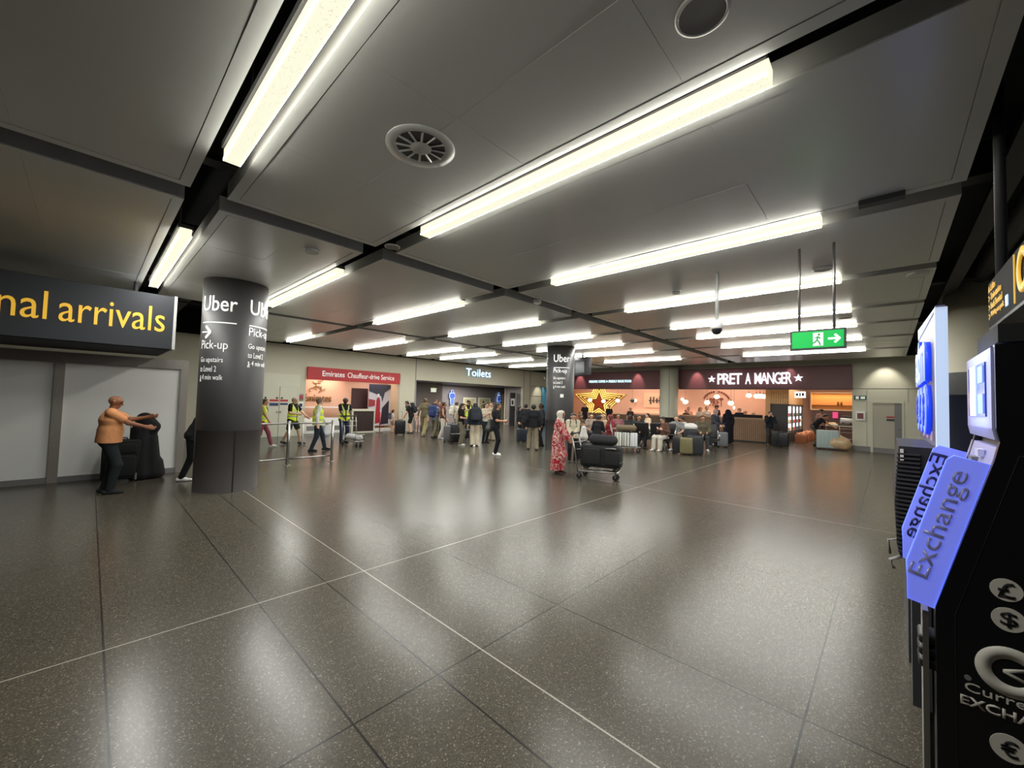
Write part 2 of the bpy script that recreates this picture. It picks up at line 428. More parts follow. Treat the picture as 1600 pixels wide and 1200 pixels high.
# hoarding with metal rail
h = thing('wall_hoarding', None, None, (0, 11.1, 0), 0, kind='structure')
MB().bb((-6, .02, .1), (1.34, .08, 2.2)).build('white_panel', M_white, h)
MB().bb((-6, -.03, 2.2), (1.46, .1, 2.4)).build('top_rail', M_bronze, h)
for x in (-.39, 1.4, -2.9):
    MB().bb((x - .065, -.03, 0), (x + .065, .1, 2.2)).build('post', M_bronze, h)
MB().bb((-6, -.015, 0), (1.34, .09, .1)).build('bottom_rail', M_mgrey, h)

# ------------------------------------------------------------------ strip lights
ORD = ['first', 'second', 'third', 'fourth', 'fifth', 'sixth', 'seventh', 'eighth', 'ninth']
def strip_light(x, y0, y1, label):
    t = thing('strip_light', label, 'ceiling light', (x, (y0 + y1) / 2, 3.69), 0, 'strip lights in the ceiling gaps')
    L = (y1 - y0) / 2; wd = .058
    MB().bb((-wd, -L, 0), (wd, -.004, .012)).bb((-wd, .004, 0), (wd, L, .012)).build('lens', M_lens, t)
    mb = MB()
    for a in (-1, 1):
        mb.bb((a * wd, -L, 0), (a * (wd - .01), -.004, .1)).bb((a * wd, .004, 0), (a * (wd - .01), L, .1))
    mb.bb((-wd, -L - .01, 0), (wd, -L, .1)).bb((-wd, L, 0), (wd, L + .01, .1))
    mb.build('side_diffuser', M_side, t)
    for a in (-1, 1): MB().bb((a * wd, -L, -.001), (a * (wd + .004), L, .018)).build('bright_edge', M_rim, t)
    lt = bpy.data.lights.new('tube_light', 'AREA'); lt.energy = LAMP * L / 1.77; lt.color = (1, 1, .965); lt.shape = 'RECTANGLE'; lt.size = wd * 1.9; lt.size_y = L * 1.98
    lo = bpy.data.objects.new('tube_light', lt); COL.objects.link(lo); lo.parent = t; lo.location = (0, 0, -.004)
    MB().bb((-wd - .02, -L, .1), (wd + .02, L, .15)).build('housing', M_dgrey, t)
    for a in (-.7, .7): MB().cyl((0, a * L, .15), (0, a * L, 1.0), .008, n=6).build('hanger', M_dgrey, t)
RX = [.735, 2.68, 5.22, 7.76, 10.22, 12.14, 14.5, 17.32]
for i, x in enumerate(RX):
    strip_light(x, .5, 4.04, f'long glowing strip light, {ORD[i]} from the camera in the near bay of the ceiling')
    strip_light(x, 6.42, 10.1, f'long glowing strip light, {ORD[i]} from the camera in the middle bay above the pillars')
for i, x in enumerate([5.06, 7.65, 10.22, 12.14, 14.6, 17.2]):
    strip_light(x, 12.45 if i else 14.0, 16.45, f'glowing strip light, {ORD[i]} from the camera in the far bay by the toilets wall')

# ceiling fittings
v = thing('ceiling_diffuser', 'round white swirl air diffuser in the ceiling between two long lights', 'vent', (1.72, 2.7, 3.75))
MB().lathe([(.27, .01), (.27, -.012), (.2, -.008), (.19, .0)], n=40).build('rim', M_panel, v)
MB().lathe([(.19, -.002), (.001, -.002)], n=32).build('backing', M_dgrey, v)
for k in range(12):
    a = 2 * PI * k / 12
    MB().box((math.cos(a) * .135, math.sin(a) * .135, -.008), (.115, .016, .01), 0, Matrix.Rotation(a, 3, 'Z') @ Matrix.Rotation(.5, 3, 'X')).build('vane', M_panel, v)
MB().lathe([(.085, -.012), (.075, -.016), (.07, -.012), (.001, -.012)], n=24).build('hub', M_panel, v)
def disc(px, py, r, label, name='ceiling_speaker', grey=True, th=.012, cat='speaker'):
    p = G(px, py, 3.745)
    t = thing(name, label, cat, p)
    MB().lathe([(r, .0), (r, -th), (r * .88, -th - .004), (r * .85, -th)], n=32).build('rim', M_panel, t)
    MB().lathe([(r * .86, -th + .001), (.001, -th + .001)], n=32).build('grille', M_mgrey if grey else M_panel, t)
disc(1097, 20, .13, 'round flush ceiling speaker above the second strip light at top edge')
disc(487, 391, .1, 'round pale ceiling speaker in front of the near black pillar', grey=False, th=.03)
disc(613, 385, .1, 'round speaker disc at the crossing of two dark ceiling gaps')
disc(1286, 420, .12, 'round ceiling speaker beside the exit sign rods')
disc(1434, 427, .12, 'white ceiling speaker near dark right edge of the ceiling', grey=False, th=.04)
disc(1320, 496, .12, 'small far ceiling speaker right of the exit sign rods')
for px, py, l in ((1057, 455, 'smoke detector between fourth and fifth light'), (840, 470, 'tiny smoke detector beside ceiling gap')):
    t = thing('smoke_detector', 'white ' + l, 'smoke detector', G(px, py, 3.745))
    MB().lathe([(.001, -.07), (.05, -.065), (.075, -.04), (.08, 0)], n=20).build('body', M_panel, t)
    MB().lathe([(.082, -.022), (.084, -.026), (.082, -.03)], n=20).build('sensor_ring', M_dgrey, t)
p = G(1377, 313, 3.72)
tag(MB().bb((p.x - .05, p.y - .16, 3.7), (p.x + .05, p.y + .16, 3.8)).build('junction_box', M_char), 'small dark box set in the ceiling gap behind the third long light', 'junction box')

# dome camera on a pole
p = G(1120, 508, 2.95)
t = thing('dome_camera', 'white dome security camera hanging on a pole below the ceiling lights', 'security camera', (p.x, p.y, 2.85))
MB().cyl((0, 0, .17), (0, 0, .9), .022).build('pole', M_panel, t)
MB().lathe([(.001, .18), (.05, .17), (.085, .12), (.085, .05), (.07, .04)], n=24).build('housing', M_white, t)
MB().lathe([(.07, .045), (.068, .01), (.045, -.03), (.001, -.045)], n=24).build('dome', M_black, t)

# ------------------------------------------------------------------ pillars
def pillar(cx, cy, r, label, top, upper, lower, zsplit, seams=()):
    t = thing('pillar', label, 'pillar', (cx, cy, 0))
    MB().lathe([(r, zsplit), (r, top), (.01, top)], n=72).build('upper_cladding', upper, t)
    MB().lathe([(r - .006, 0), (r - .006, zsplit), (r, zsplit)], n=72).build('lower_cladding', lower, t)
    mb = MB()
    for a in seams: mb.box((math.cos(a) * (r - .004), math.sin(a) * (r - .004), zsplit / 2), (.012, .016, zsplit), 0, Matrix.Rotation(a, 3, 'Z'))
    if seams: mb.build('seam_strip', M_blackm, t)
    return t
def wrap_text(t, r, th0, arrow, wd=.6):
    def L(n, s, th, z, h, b=.0, w_=None, m=M_letw): lettering(n, s, m, t, 0, 0, (w_, h), .002, b, curve=(0, 0, r, th, z))
    L('brand_lettering', 'Uber', th0, 3.15, .27, .008, wd)
    mb = MB()
    for i in range(16):
        a = th0 + wd / r * (i + .5) / 16
        mb.box((math.cos(a) * (r + .001), math.sin(a) * (r + .001), 2.95), (.006, wd / 16 * 1.06, .02), 0, Matrix.Rotation(a, 3, 'Z'))
    mb.build('rule_line', M_letw, t)
    z = 2.72 if not arrow else 2.44
    if arrow:
        mb = MB()
        def seg(x0, z0, x1, z1):
            k = 6
            for i in range(k):
                xa = x0 + (x1 - x0) * (i + .5) / k; za = z0 + (z1 - z0) * (i + .5) / k; a = th0 + xa / r
                mb.box((math.cos(a) * (r + .001), math.sin(a) * (r + .001), za), (.006, abs(x1 - x0) / k * 1.1 + .022, abs(z1 - z0) / k * 1.1 + .022), 0, Matrix.Rotation(a, 3, 'Z'))
        seg(0, 2.78, .2, 2.78); seg(.1, 2.88, .2, 2.78); seg(.1, 2.68, .2, 2.78)
        mb.build('arrow', M_letw, t)
    L('direction_lettering', 'Pick-up', th0, z, .2, .0, wd * .82)
    for i, s in enumerate(('Go upstairs', 'to Level 2')): L('direction_lettering', s, th0, z - .21 - i * .14, .1 if i else .115, .0, wd * (.72, .56)[i])
    L('direction_lettering', '4 min walk', th0 + .07 / r, z - .49, .09, .0, wd * .62)
    mb = MB()
    for dx, z0, sx, sz in ((.02, z - .43, .02, .02), (.02, z - .47, .012, .05), (.008, z - .505, .01, .035), (.034, z - .505, .01, .035), (.04, z - .465, .02, .01)):
        a = th0 + dx / r; mb.box((math.cos(a) * (r + .001), math.sin(a) * (r + .001), z0), (.006, sx, sz), 0, Matrix.Rotation(a, 3, 'Z'))
    mb.build('walking_symbol', M_letw, t)
PL1 = pillar(1.8, 8.82, .5, 'near round black pillar with white pick-up lettering and grey metal base', 3.88, M_wrap, M_gclad, 1.07, (R(-91), R(29), R(149)))
wrap_text(PL1, .5, R(-168), True)
wrap_text(PL1, .5, R(-77), False)
PL2 = pillar(11.82, 8.72, .5, 'far round black pillar with white pick-up lettering behind woman in red', 3.88, M_wrap, M_gclad, 1.07, (R(-91), R(149)))
wrap_text(PL2, .5, R(-173), False)
wrap_text(PL2, .5, R(-173 - 105), True)
MB().box((math.cos(R(-136)) * .5, math.sin(R(-136)) * .5, 1.95), (.02, .12, .12), 0, Matrix.Rotation(R(-136), 3, 'Z')).build('socket_plate', M_white, PL2)
PL3 = pillar(22.15, 8.85, .48, 'cream round pillar with dark grey base splitting the coffee shop front', 4.0, M_cream, M_char, 1.05, (R(-145),))
MB().box((math.cos(R(-157)) * .48, math.sin(R(-157)) * .48, 2.0), (.012, .016, 4.0), 0, Matrix.Rotation(R(-157), 3, 'Z')).build('seam_strip', M_dgrey, PL3)
PL4 = pillar(11.9, -1.35, .5, 'beige round pillar behind the cash machine with dark blue lower part', 4.3, M_beige, mat('navy_clad', (30, 34, 58), .4), 2.1)
MB().lathe([(.503, 2.1), (.506, 2.12), (.506, 2.52), (.503, 2.54)], n=64).build('sign_band', M_char, PL4)
mb = MB()
for i in range(5):
    a = R(166) + i * .05; mb.box((math.cos(a) * .507, math.sin(a) * .507, 2.33), (.006, .03, .03), 0, Matrix.Rotation(a, 3, 'Z'))
for i in range(3):
    for sg in (-1, 1):
        a = R(166) + (4 - i) * .05; mb.box((math.cos(a) * .507, math.sin(a) * .507, 2.33 + sg * i * .025), (.006, .03, .03), 0, Matrix.Rotation(a, 3, 'Z'))
mb.build('arrow', M_letw, PL4)

# ------------------------------------------------------------------ signs
t = thing('arrivals_sign', 'long dark overhead sign reading arrivals in yellow letters', 'sign', (0, 9.3, 2.48))
MB().bb((-6, 0, 0), (.97, 1.9, .94)).build('panel', mat('sign_slate', (54, 56, 60), .65, spec=.3), t)
MB().bb((.97, -.01, 0), (1.01, 1.9, .95)).build('end_cap', mat('end_cap', (200, 200, 195), .5), t)
MB().bb((-6, .02, -.02), (.95, 1.88, 0)).build('underside', M_blackm, t)
p1 = AY(257, 515, 9.3); p0 = AY(93, 470, 9.3)
lettering('lettering', 'arrivals', M_yel, t, (p0.x, -.002, .29), FACE_NY, (p1.x - p0.x, .43), .006, .0)
pn = AY(74, 480, 9.3)
lettering('lettering', 'International', M_yel, t, (pn.x - 2.35, -.002, .29), FACE_NY, (2.35, .43), .006, .0)
for x in (-5, -1.5, .5): MB().cyl((x, .9, .94), (x, .9, 2.2), .03).build('hanger', M_dgrey, t)

t = thing('exit_sign', 'green illuminated running man exit sign hanging on two rods', 'exit sign', (6, 0, 0))
ye, y0, z0, z1 = .36, .86, 2.49, 2.69
MB().bb((0, ye - .02, z0 - .02), (.06, y0 + .02, z1 + .02)).build('case', M_dgrey, t)
MB().bb((-.004, ye, z0), (0, y0, z1)).build('green_face', mat('exit_green', (0, 170, 70), .5, emit=.12, ecol=(0, 190, 80)), t)
yc = ye + .2
MB().bb((-.007, yc - .01, z0 + .02), (-.004, yc + .09, z1 - .02)).build('doorway', M_letw, t)
M_exg = mat('exit_figure', (0, 120, 50), .5, emit=.4)
mb = MB()
def bar2(mb, a, b, wd, x0, x1):
    a = Vector((0, *a)); b = Vector((0, *b)); d = b - a
    rot = Matrix.Rotation(math.atan2(d.z, d.y), 3, 'X')
    mb.box(((x0 + x1) / 2, (a.y + b.y) / 2, (a.z + b.z) / 2), (abs(x1 - x0), d.length + wd * .5, wd), 0, rot)
zc = (z0 + z1) / 2
for a, b in (((.04, .03), (.05, -.01)), ((.05, -.01), (.075, -.04)), ((.05, -.01), (.03, -.035)), ((.03, -.035), (.02, -.07)), ((.04, .03), (.02, .01)), ((.04, .03), (.065, .015)), ((.075, -.04), (.1, -.045))):
    bar2(mb, (yc + a[0], zc + a[1]), (yc + b[0], zc + b[1]), .012, -.01, -.007)
mb.cyl((-.01, yc + .032, zc + .055), (-.007, yc + .032, zc + .055), .012, n=12)
mb.build('running_figure', M_exg, t)
mb = MB()
bar2(mb, (ye + .14, zc), (ye + .05, zc), .022, -.007, -.004); bar2(mb, (ye + .04, zc), (ye + .08, zc + .045), .022, -.007, -.004); bar2(mb, (ye + .04, zc), (ye + .08, zc - .045), .022, -.007, -.004)
mb.build('arrow', M_ltw, t)
for y in (.79, .45): MB().cyl((.03, y, z1), (.03, y, 3.95), .014).build('rod', M_steel, t)

# wayfinding sign over the machines
t = thing('wayfinding_sign', 'dark overhead wayfinding sign with small yellow text over the machines', 'sign', (0, -.57, 2.4))
MB().bb((2.9, -.06, 0), (4.67, 0, .335)).build('panel', mat('sign_brown', (36, 35, 33), .8, spec=.15), t)
MB().bb((2.9, -.4, -.02), (4.67, 0, .0)).build('underside', M_char, t)
for i, (s, wd) in enumerate((('Lifts', .17), ('Train station', .36), ('South Terminal', .39), ('Waiting car park', .44))):
    lettering('lettering', s, M_yel, t, (4.55, .002, .26 - i * .068), FACE_PY, (wd, .05), .004)
    lettering('arrow', '>' if i else '^', M_yel, t, (4.63, .002, .26 - i * .068), FACE_PY, (.045, .045), .004)
MB().bb((4.0, .0, .05), (4.06, .005, .12)).build('blue_symbol', mat('sign_blue', (150, 190, 230), .5, emit=.4), t)
MB().bb((3.8, .0, .02), (3.812, .006, .32)).build('divider', M_yel, t)
MB().lathe([(.13, 0), (.13, .01), (.08, .01), (.08, 0)], n=24).build('yellow_symbol', M_yel, t).matrix_local = Matrix.Translation((3.56, .004, .17)) @ Matrix.Rotation(-PI / 2, 4, 'X')
for x in (3.1, 4.4): MB().cyl((x, -.03, .335), (x, -.03, 2.3), .03).build('hanger', M_char, t)

# ------------------------------------------------------------------ machines at the right
XM = 2.0
t = thing('exchange_machine', 'nearest black currency exchange machine with side lettering', 'exchange machine', (0, 0, 0))
side = [(-.115, 0), (-.115, 1.09), (-.25, 1.6), (-.262, 1.66), (-.255, 1.70), (-.255, 1.975), (-.5, 1.98), (-1.1, 1.98), (-1.1, 0)]
fy = lambda y, z, x: (x, y, z)
MB().prism(side, XM, XM + .03, fy).build('side_panel', mat('machine_black', (15, 15, 19), .32, spec=.5), t)
MB().tube([(XM - .0005, -.16, 0), (XM - .0005, -.16, 1.08), (XM - .0005, -.3, 1.62), (XM - .0005, -1.1, 1.66)], .0012, 6).build('panel_seam', M_blackm, t)
MB().prism([(y - .02, z) for y, z in side], XM + .03, XM + .5, fy).prism(side, XM + .5, XM + .53, fy).build('cabinet', M_black, t)
M_lav = mat('lavender_bezel', (165, 166, 212), .35)
MB().prism([(-.256, 1.665), (-.25, 1.70), (-.25, 1.97), (-.275, 1.97), (-.29, 1.66)], XM + .035, XM + .57, fy).build('screen_bezel', M_lav, t)
MB().bb((XM + .12, -.25, 1.74), (XM + .49, -.246, 1.93)).build('screen', mat('screen', (40, 46, 80), .12, emit=.06, ecol=(70, 90, 200)), t)
MB().bb((XM + .3, -.246, 1.74), (XM + .43, -.243, 1.93)).build('screen_glow', M_bluew, t)
MB().bb((XM + .14, -.246, 1.75), (XM + .24, -.243, 1.82)).bb((XM + .14, -.246, 1.86), (XM + .24, -.243, 1.92)).build('screen_icons', M_blue, t)
rs = Matrix.Rotation(-math.atan2(.135, .51), 3, 'X').inverted()
MB().prism([(-.13, 1.14), (-.245, 1.575), (-.26, 1.64), (-.29, 1.64), (-.17, 1.13)], XM + .035, XM + .57, fy).build('keypad_panel', M_lav, t)
MB().box((XM + .22, -.243, 1.61), (.07, .016, .025)).build('card_slot', mat('slot', (215, 215, 235), .4), t)
MB().box((XM + .33, -.24, 1.57), (.09, .02, .035)).box((XM + .22, -.235, 1.545), (.09, .02, .035)).build('keypad', M_mgrey, t)
MB().bb((XM + .03, -.1, 0), (XM + .12, -.085, 1.06)).build('front_edge', M_steel, t)
fbox('lower_front', (XM + .47, -.13, .5), (XM + .57, -.072, 1.07), M_dgrey, t)
for z in (.955, .915, .875): MB().rbox((XM + .09, -.1, z), (.1, .05, .034), .01, 0, 2).build('dispenser_lip', M_black, t)
# edge lit wings
M_wing = mat('frosted_wing', (150, 160, 230), .35, emit=.13, ecol=(118, 132, 252), alpha=.88)
M_wedge = mat('wing_edge', (120, 140, 255), .3, emit=.4, ecol=(85, 110, 255))
M_wtext = mat('wing_cutout', (120, 122, 165), .25, spec=.6, emit=.045, ecol=(150, 150, 215))  # slight emission added, the letters get no light and would go black
M_wtextd = mat('wing_cutout_dark', (38, 40, 92), .3)
W = [(-.05, 1.095), (-.11, 1.082), (-.24, 1.585), (-.163, 1.605), (-.148, 1.59), (-.048, 1.225)]
for x, nm in ((XM + .012, 0), (XM + .545, 1)):
    Wp = W
    MB().prism(Wp, x - .004, x + .004, fy).build('sign_wing', M_wing, t)
    mb = MB(); mb.tube([(x, y, z) for y, z in Wp], .0035, 6, closed=True); mb.build('wing_edge', M_wedge, t)
    dv = Vector((0, -.115, .43)).normalized()            # up the slope
    if nm == 0:
        up = Vector((0, dv.z, -dv.y)); nrm = Vector((-1, 0, 0))
        M = Matrix((dv, up, nrm)).transposed()           # text right, text up, facing
        org = Vector((x - .005, -.112, 1.17))
    else:
        up = Vector((0, dv.z, -dv.y)); M = Matrix((-dv, up, Vector((1, 0, 0)))).transposed()
        org = Vector((x - .0075, -.205, 1.56))
    lo = lettering('wing_lettering', 'Exchange', (M_wtext, M_wtextd)[nm], t, (0, 0, 0), (0, 0, 0), (.39, .066), .002, .01)
    lo.matrix_local = Matrix.Translation(org) @ M.to_4x4()
M_side_l = mat('side_letter', (208, 203, 190), .5)
for y, z, r, s in ((-.268, 1.2, .034, '£'), (-.272, 1.11, .036, '$'), (-.268, .72, .04, '€')):
    MB().cyl((XM - .003, y, z), (XM, y, z), r, n=32).build('currency_disc', M_side_l, t)
    lettering('currency_symbol', s, M_blackm, t, (XM - .003, y + .018, z - .024), FACE_NX, (.036, .048), .002, .01)
MB().lathe([(.075, 0), (.075, .003), (.04, .003), (.04, 0)], n=40).build('logo_ring', M_side_l, t).matrix_local = Matrix.Translation((XM, -.275, .95)) @ Matrix.Rotation(-PI / 2, 4, 'Y')
lettering('logo_arrow', '<', M_side_l, t, (XM - .001, -.258, .925), FACE_NX, (.05, .05), .002, .01)
lettering('side_lettering', 'Currency', M_side_l, t, (XM - .001, -.178, .843), FACE_NX, (.2, .036), .002)
lettering('side_lettering', 'EXCHANGE', M_side_l, t, (XM - .001, -.168, .805), FACE_NX, (.24, .03), .002, .025)
mb = MB(); mb.cyl((XM - .003, -.185, .893), (XM, -.185, .893), .008, n=16); mb.build('side_badge', M_mgrey, t)
tag(fbox('machine_housing', (XM, -1.2, 1.982), (XM + .4, -.262, 2.04), M_blackm), 'black housing block on top of the nearest machine', 'housing')

# second machine with tall lit totem
t = thing('cash_machine', 'tall cash machine totem with glowing blue letters and light strip', 'cash machine', (0, 0, 0))
M_rib = mat('ribbed_black', (50, 49, 56), .45)
prof = [(-.06, 1.5), (-.035, 1.1), (-.045, .8), (-.06, .72), (-.3, .72), (-.3, 1.5)]
MB().prism(prof, 4.02, 5.2, fy).build('lower_body', M_rib, t)
mb = MB()
for i in range(24):
    z = 1.44 - i * .03; mb.bb((4.0, -.165, z), (4.02, -.05 + .012 * math.sin(i / 23 * PI), z + .012))
mb.build('side_ribs', M_dgrey, t)
MB().bb((4.02, -.3, 0), (5.2, -.1, .72)).build('base', M_char, t)
MB().box((4.01, -.075, 1.44), (.02, .018, .08)).build('side_sticker', M_white, t)
MB().tube([(4.1, -.06, .82), (4.1, .0, .8), (4.1, -.01, .7)], .008).tube([(4.1, -.07, .7), (4.1, -.01, .66), (4.1, -.03, .6)], .012).build('cable_hook', M_mgrey, t)
MB().bb((4.05, -.3, 1.5), (6.0, -.252, 2.5)).build('totem_panel', mat('totem_panel', (92, 92, 128), .4), t)
MB().bb((3.98, -.305, 1.48), (4.05, -.245, 2.44)).bb((3.98, -.305, 2.44), (4.05, -.245, 2.46)).build('light_strip', M_bluew, t)
MB().prism([(3.98, 2.475), (6.0, 2.61), (6.0, 2.5), (3.98, 2.46)], -.305, -.245, lambda x, z, y: (x, y, z)).build('top_edge', mat('totem_top', (210, 225, 250), .4, emit=.1, ecol=(200, 220, 255)), t)
M_letb = mat('blue_letter_body', (30, 70, 255), .4, emit=.18, ecol=(30, 70, 255))
def letter3d(s, x, z, fit, nm):
    lettering(nm, s, M_letb, t, (x, -.254, z), FACE_PY, fit, .036, .03)
    lettering('letter_face', s, M_bluew, t, (x, -.217, z), FACE_PY, fit, .004, .03)
letter3d('atm', 5.75, 1.99, (1.3, .4), 'letter_block')
for i, s in enumerate('€£$'):
    x = 5.45 - i * .42
    MB().cyl((x, -.25, 1.77), (x, -.222, 1.77), .2, n=32).build('symbol_disc', M_letb, t)
    MB().cyl((x, -.222, 1.77), (x, -.217, 1.77), .19, n=32).build('symbol_face', mat('sym_face', (150, 180, 255), .4, emit=.1, ecol=(150, 180, 255)), t)
    lettering('currency_symbol', s, M_letb, t, (x + .08, -.216, 1.64), FACE_PY, (.16, .26), .006, .03)
    MB().bb((x - .2, -.252, 1.53), (x, -.248, 1.6)).build('currency_label', mat('tiny_label', (200, 170, 205), .5), t)
lt = bpy.data.lights.new('machine_glow', 'AREA'); lt.energy = .3; lt.color = (.35, .45, 1); lt.shape = 'RECTANGLE'; lt.size = .4; lt.size_y = .3
lo = bpy.data.objects.new('machine_glow', lt); COL.objects.link(lo); lo.location = (XM + .3, -.22, 1.85); lo.rotation_euler = (R(-90), 0, 0)

# ------------------------------------------------------------------ barrier by the near pillar
t = thing('barrier', 'low metal and glass barrier with two posts right of the near pillar', 'barrier', (0, 10.65, 0))
for x in (3.39, 4.45, 2.0):
    b = MB().cyl((x, 0, 0), (x, 0, 1.08), .035, n=20).build('post', M_steel, t)
    MB().cyl((x, 0, 0), (x, 0, .012), .085, n=24).build('foot_plate', M_steel, b)
for x0, x1 in ((2.0, 3.39), (3.39, 4.45)):
    for z in (1.02, .16):
        MB().cyl((x0, 0, z), (x1, 0, z), .022, n=14).build('rail', M_steel, t)
    MB().bb((x0 + .07, -.004, .19), (x1 - .07, .004, .99)).build('glass_panel', M_glass, t)

# fire alarm points beside the double door
for (x, z, l, m) in ((6.12, 1.62, 'upper red and grey box on pale wall beside the double door', M_mgrey), (6.12, 1.28, 'lower white box with dark symbol on pale wall beside the double door', M_white)):
    t = thing('alarm_box', l, 'alarm box', (x, 17.99, z))
    MB().rbox((0, -.02, 0), (.2, .05, .26), .01).build('case', m, t)
    MB().bb((-.06, -.05, -.07), (.06, -.045, .07)).build('front', M_red if m is M_mgrey else M_char, t)

# ------------------------------------------------------------------ chauffeur service kiosk
fbox('wall_kiosk', (6.2, 19.4, 0), (10.9, 19.5, 3.0), M_pink, kind='structure')
tag(MB().bb((6.2, 18.2, 0), (6.3, 19.4, 3)).bb((10.8, 18.2, 0), (10.9, 19.4, 3)).bb((6.2, 18.2, 2.9), (10.9, 19.5, 3.0)).build('wall_kiosk_side', mat('sand_wall', (214, 184, 150), .7)), kind='structure')
t = thing('shop_sign', 'red fascia sign with white chauffeur service lettering', 'sign', (6.32, 17.95, 2.38))
MB().bb((0, -.05, 0), (4.4, .06, .55)).build('panel', M_red, t)
lettering('lettering', 'Emirates', M_letw, t, (.6, -.052, .17), FACE_NY, (.98, .24), .006, .012)
lettering('lettering', 'Chauffeur-drive Service', M_letw, t, (1.72, -.052, .17), FACE_NY, (2.35, .24), .006)
t = thing('wall_logo', 'brown wall lettering with curly emblem on the sand coloured kiosk wall', 'sign', (6.6, 19.38, 0))
a = AY(462, 634, 19.38).x - 6.6; b = AY(517, 630, 19.38).x - 6.6
M_gold = mat('gold_letter', (120, 84, 40), .4)
lettering('lettering', 'Emirates', M_gold, t, (a + .3, -.012, 1.42), FACE_NY, (b - a - .3, .34), .02, .02)
em = mat('gold_emblem', (140, 100, 52), .4)
mb = MB()
cx = AY(496, 612, 19.38).x - 6.6
for k in range(6):
    x = cx + (-.2, .05, .22, -.1, .12, -.02)[k]; z = (1.95, 2.2, 2.05, 2.35, 2.45, 2.0)[k]; r = (.16, .14, .12, .12, .1, .2)[k]
    mb.tube([(x + r * math.cos(q * .5 + k), -.02, z + r * .7 * math.sin(q * .5 + k)) for q in range(9)], .018, 6)
mb.build('emblem', em, t)
t = thing('service_counter', 'dark brown service counter with pale edge under the red fascia', 'counter', (9.0, 18.15, 0))
MB().bb((-.5, 0, .06), (.52, .5, 1.02)).build('front_panel', mat('dark_brown', (52, 38, 36), .45), t)
MB().bb((-.55, -.05, 1.02), (.57, .6, 1.1)).build('top', M_cream, t)
MB().bb((-.57, -.02, 0), (-.5, .55, 1.02)).bb((.52, -.02, 0), (.58, .55, 1.02)).bb((-.5, -.01, 0), (.52, .02, .06)).build('trim', M_cream, t)
t = thing('glass_counter', 'low white glass display desk in front of the sand wall', 'counter', (7.4, 18.7, 0))
MB().rbox((0, 0, .35), (1.9, .45, .7), .02).build('base', M_white, t)
MB().bb((-.95, -.24, .72), (.95, -.22, 1.15)).build('glass_front', M_glass, t)
MB().bb((-.98, -.25, 1.15), (.98, .25, 1.19)).build('top', M_white, t)
for x, z in ((-.6, .25), (-.1, .25), (.5, .25)): MB().bb((x - .22, -.24, z - .1), (x + .22, -.226, z + .1)).build('drawer_front', M_mgrey, t)
t = thing('brown_door', 'dark brown panel door behind the service counter', 'door', (9.15, 19.36, 0))
x0 = AY(550, 608, 19.36).x - 9.15; x1 = AY(575, 608, 19.36).x - 9.15
MB().bb((x0, 0, 0), (x1, .035, 2.12)).build('leaf', mat('door_brown', (62, 38, 38), .5), t)
MB().cyl((x0 + .12, -.05, 1.05), (x0 + .12, 0, 1.05), .03, n=10).build('handle', M_steel, t)
# picture wall: a car interior with a figure in red
px0 = AY(577, 600, 18.9).x; px1 = AY(612, 600, 18.9).x
t = thing('wall_poster', 'large poster of a car door and red clothed figure beside brown door', 'poster', (px0, 18.9, .25))
W_ = px1 - px0
MB().bb((0, 0, 0), (W_, .04, 2.1)).build('sheet', mat('poster_sheet', (200, 198, 208), .4), t)
fl = lambda x, z, y: (x, y, z)
MB().prism([(0, 2.1), (W_, 2.1), (W_ * .95, 1.9), (W_ * .7, 1.7), (W_ * .6, 1.2), (W_ * .55, 1.5), (0, 1.75)], -.012, 0, fl).build('dark_shape', mat('poster_slate', (58, 62, 78), .4), t)
MB().prism([(W_ * .6, .9), (W_ * .9, 1.3), (W_ * .9, .1), (W_ * .55, .05)], -.012, 0, fl).build('car_shape', mat('poster_navy', (40, 40, 58), .4), t)
MB().prism([(W_ * .3, .1), (W_ * .34, 1.3), (W_ * .42, 1.5), (W_ * .5, 1.3), (W_ * .52, .15)], -.016, 0, fl).build('red_figure', mat('poster_red', (165, 35, 45), .5), t)
MB().prism([(0, .95), (.28 * W_, 1.0), (.28 * W_, 1.3), (0, 1.35)], -.014, 0, fl).build('red_shape', mat('poster_red2', (150, 50, 55), .5), t)
MB().prism([(W_ * .38, 1.45), (W_ * .46, 1.45), (W_ * .46, 1.62), (W_ * .38, 1.62)], -.018, 0, fl).build('white_shape', M_white, t)
tag(fbox('poster_stand', (9.62, 18.55, 0), (min(px1 + .3, 10.7), 18.85, .14), M_white), 'low white plinth below the car poster', 'plinth')
t = thing('queue_post', 'red and chrome queue post beside the service counter', 'post', (9.72, 17.9, 0))
MB().cyl((0, 0, .02), (0, 0, .98), .025, n=12).build('pole', M_red, t)
MB().cyl((0, 0, 0), (0, 0, .03), .15, n=20).build('base', M_chrome, t)

# ------------------------------------------------------------------ toilets
M_slate = mat('slate_wall', (128, 122, 122), .5, noise=.15, nscale=4)
M_mosaic = speckle_mat('mosaic', (110, 112, 135), (185, 188, 205), (78, 80, 100), 26)
mb = MB()
mb.bb((11.75, 22, 0), (25, 22.2, 2.9)).bb((20.2, 18.2, 0), (20.4, 19.6, 2.9)).bb((11.75, 18.2, 2.66), (25, 22.2, 2.9))
tag(mb.build('wall_toilets', M_slate), kind='structure')
fbox('wall_mosaic', (11.6, 18.2, 0), (11.75, 22, 2.66), M_mosaic, kind='structure')
tag(MB().prism([(11.75, 18.25), (13.35, 20.4), (13.35, 21.99), (11.75, 21.99)], 0, 2.655, lambda x, y, z: (x, y, z)).build('trim_2', M_mosaic), kind='structure')
fbox('trim_8', (13.36, 20.6, 0), (15.4, 21.99, 2.655), mat('brown_slate', (120, 110, 104), .6, noise=.12, nscale=3), kind='structure')
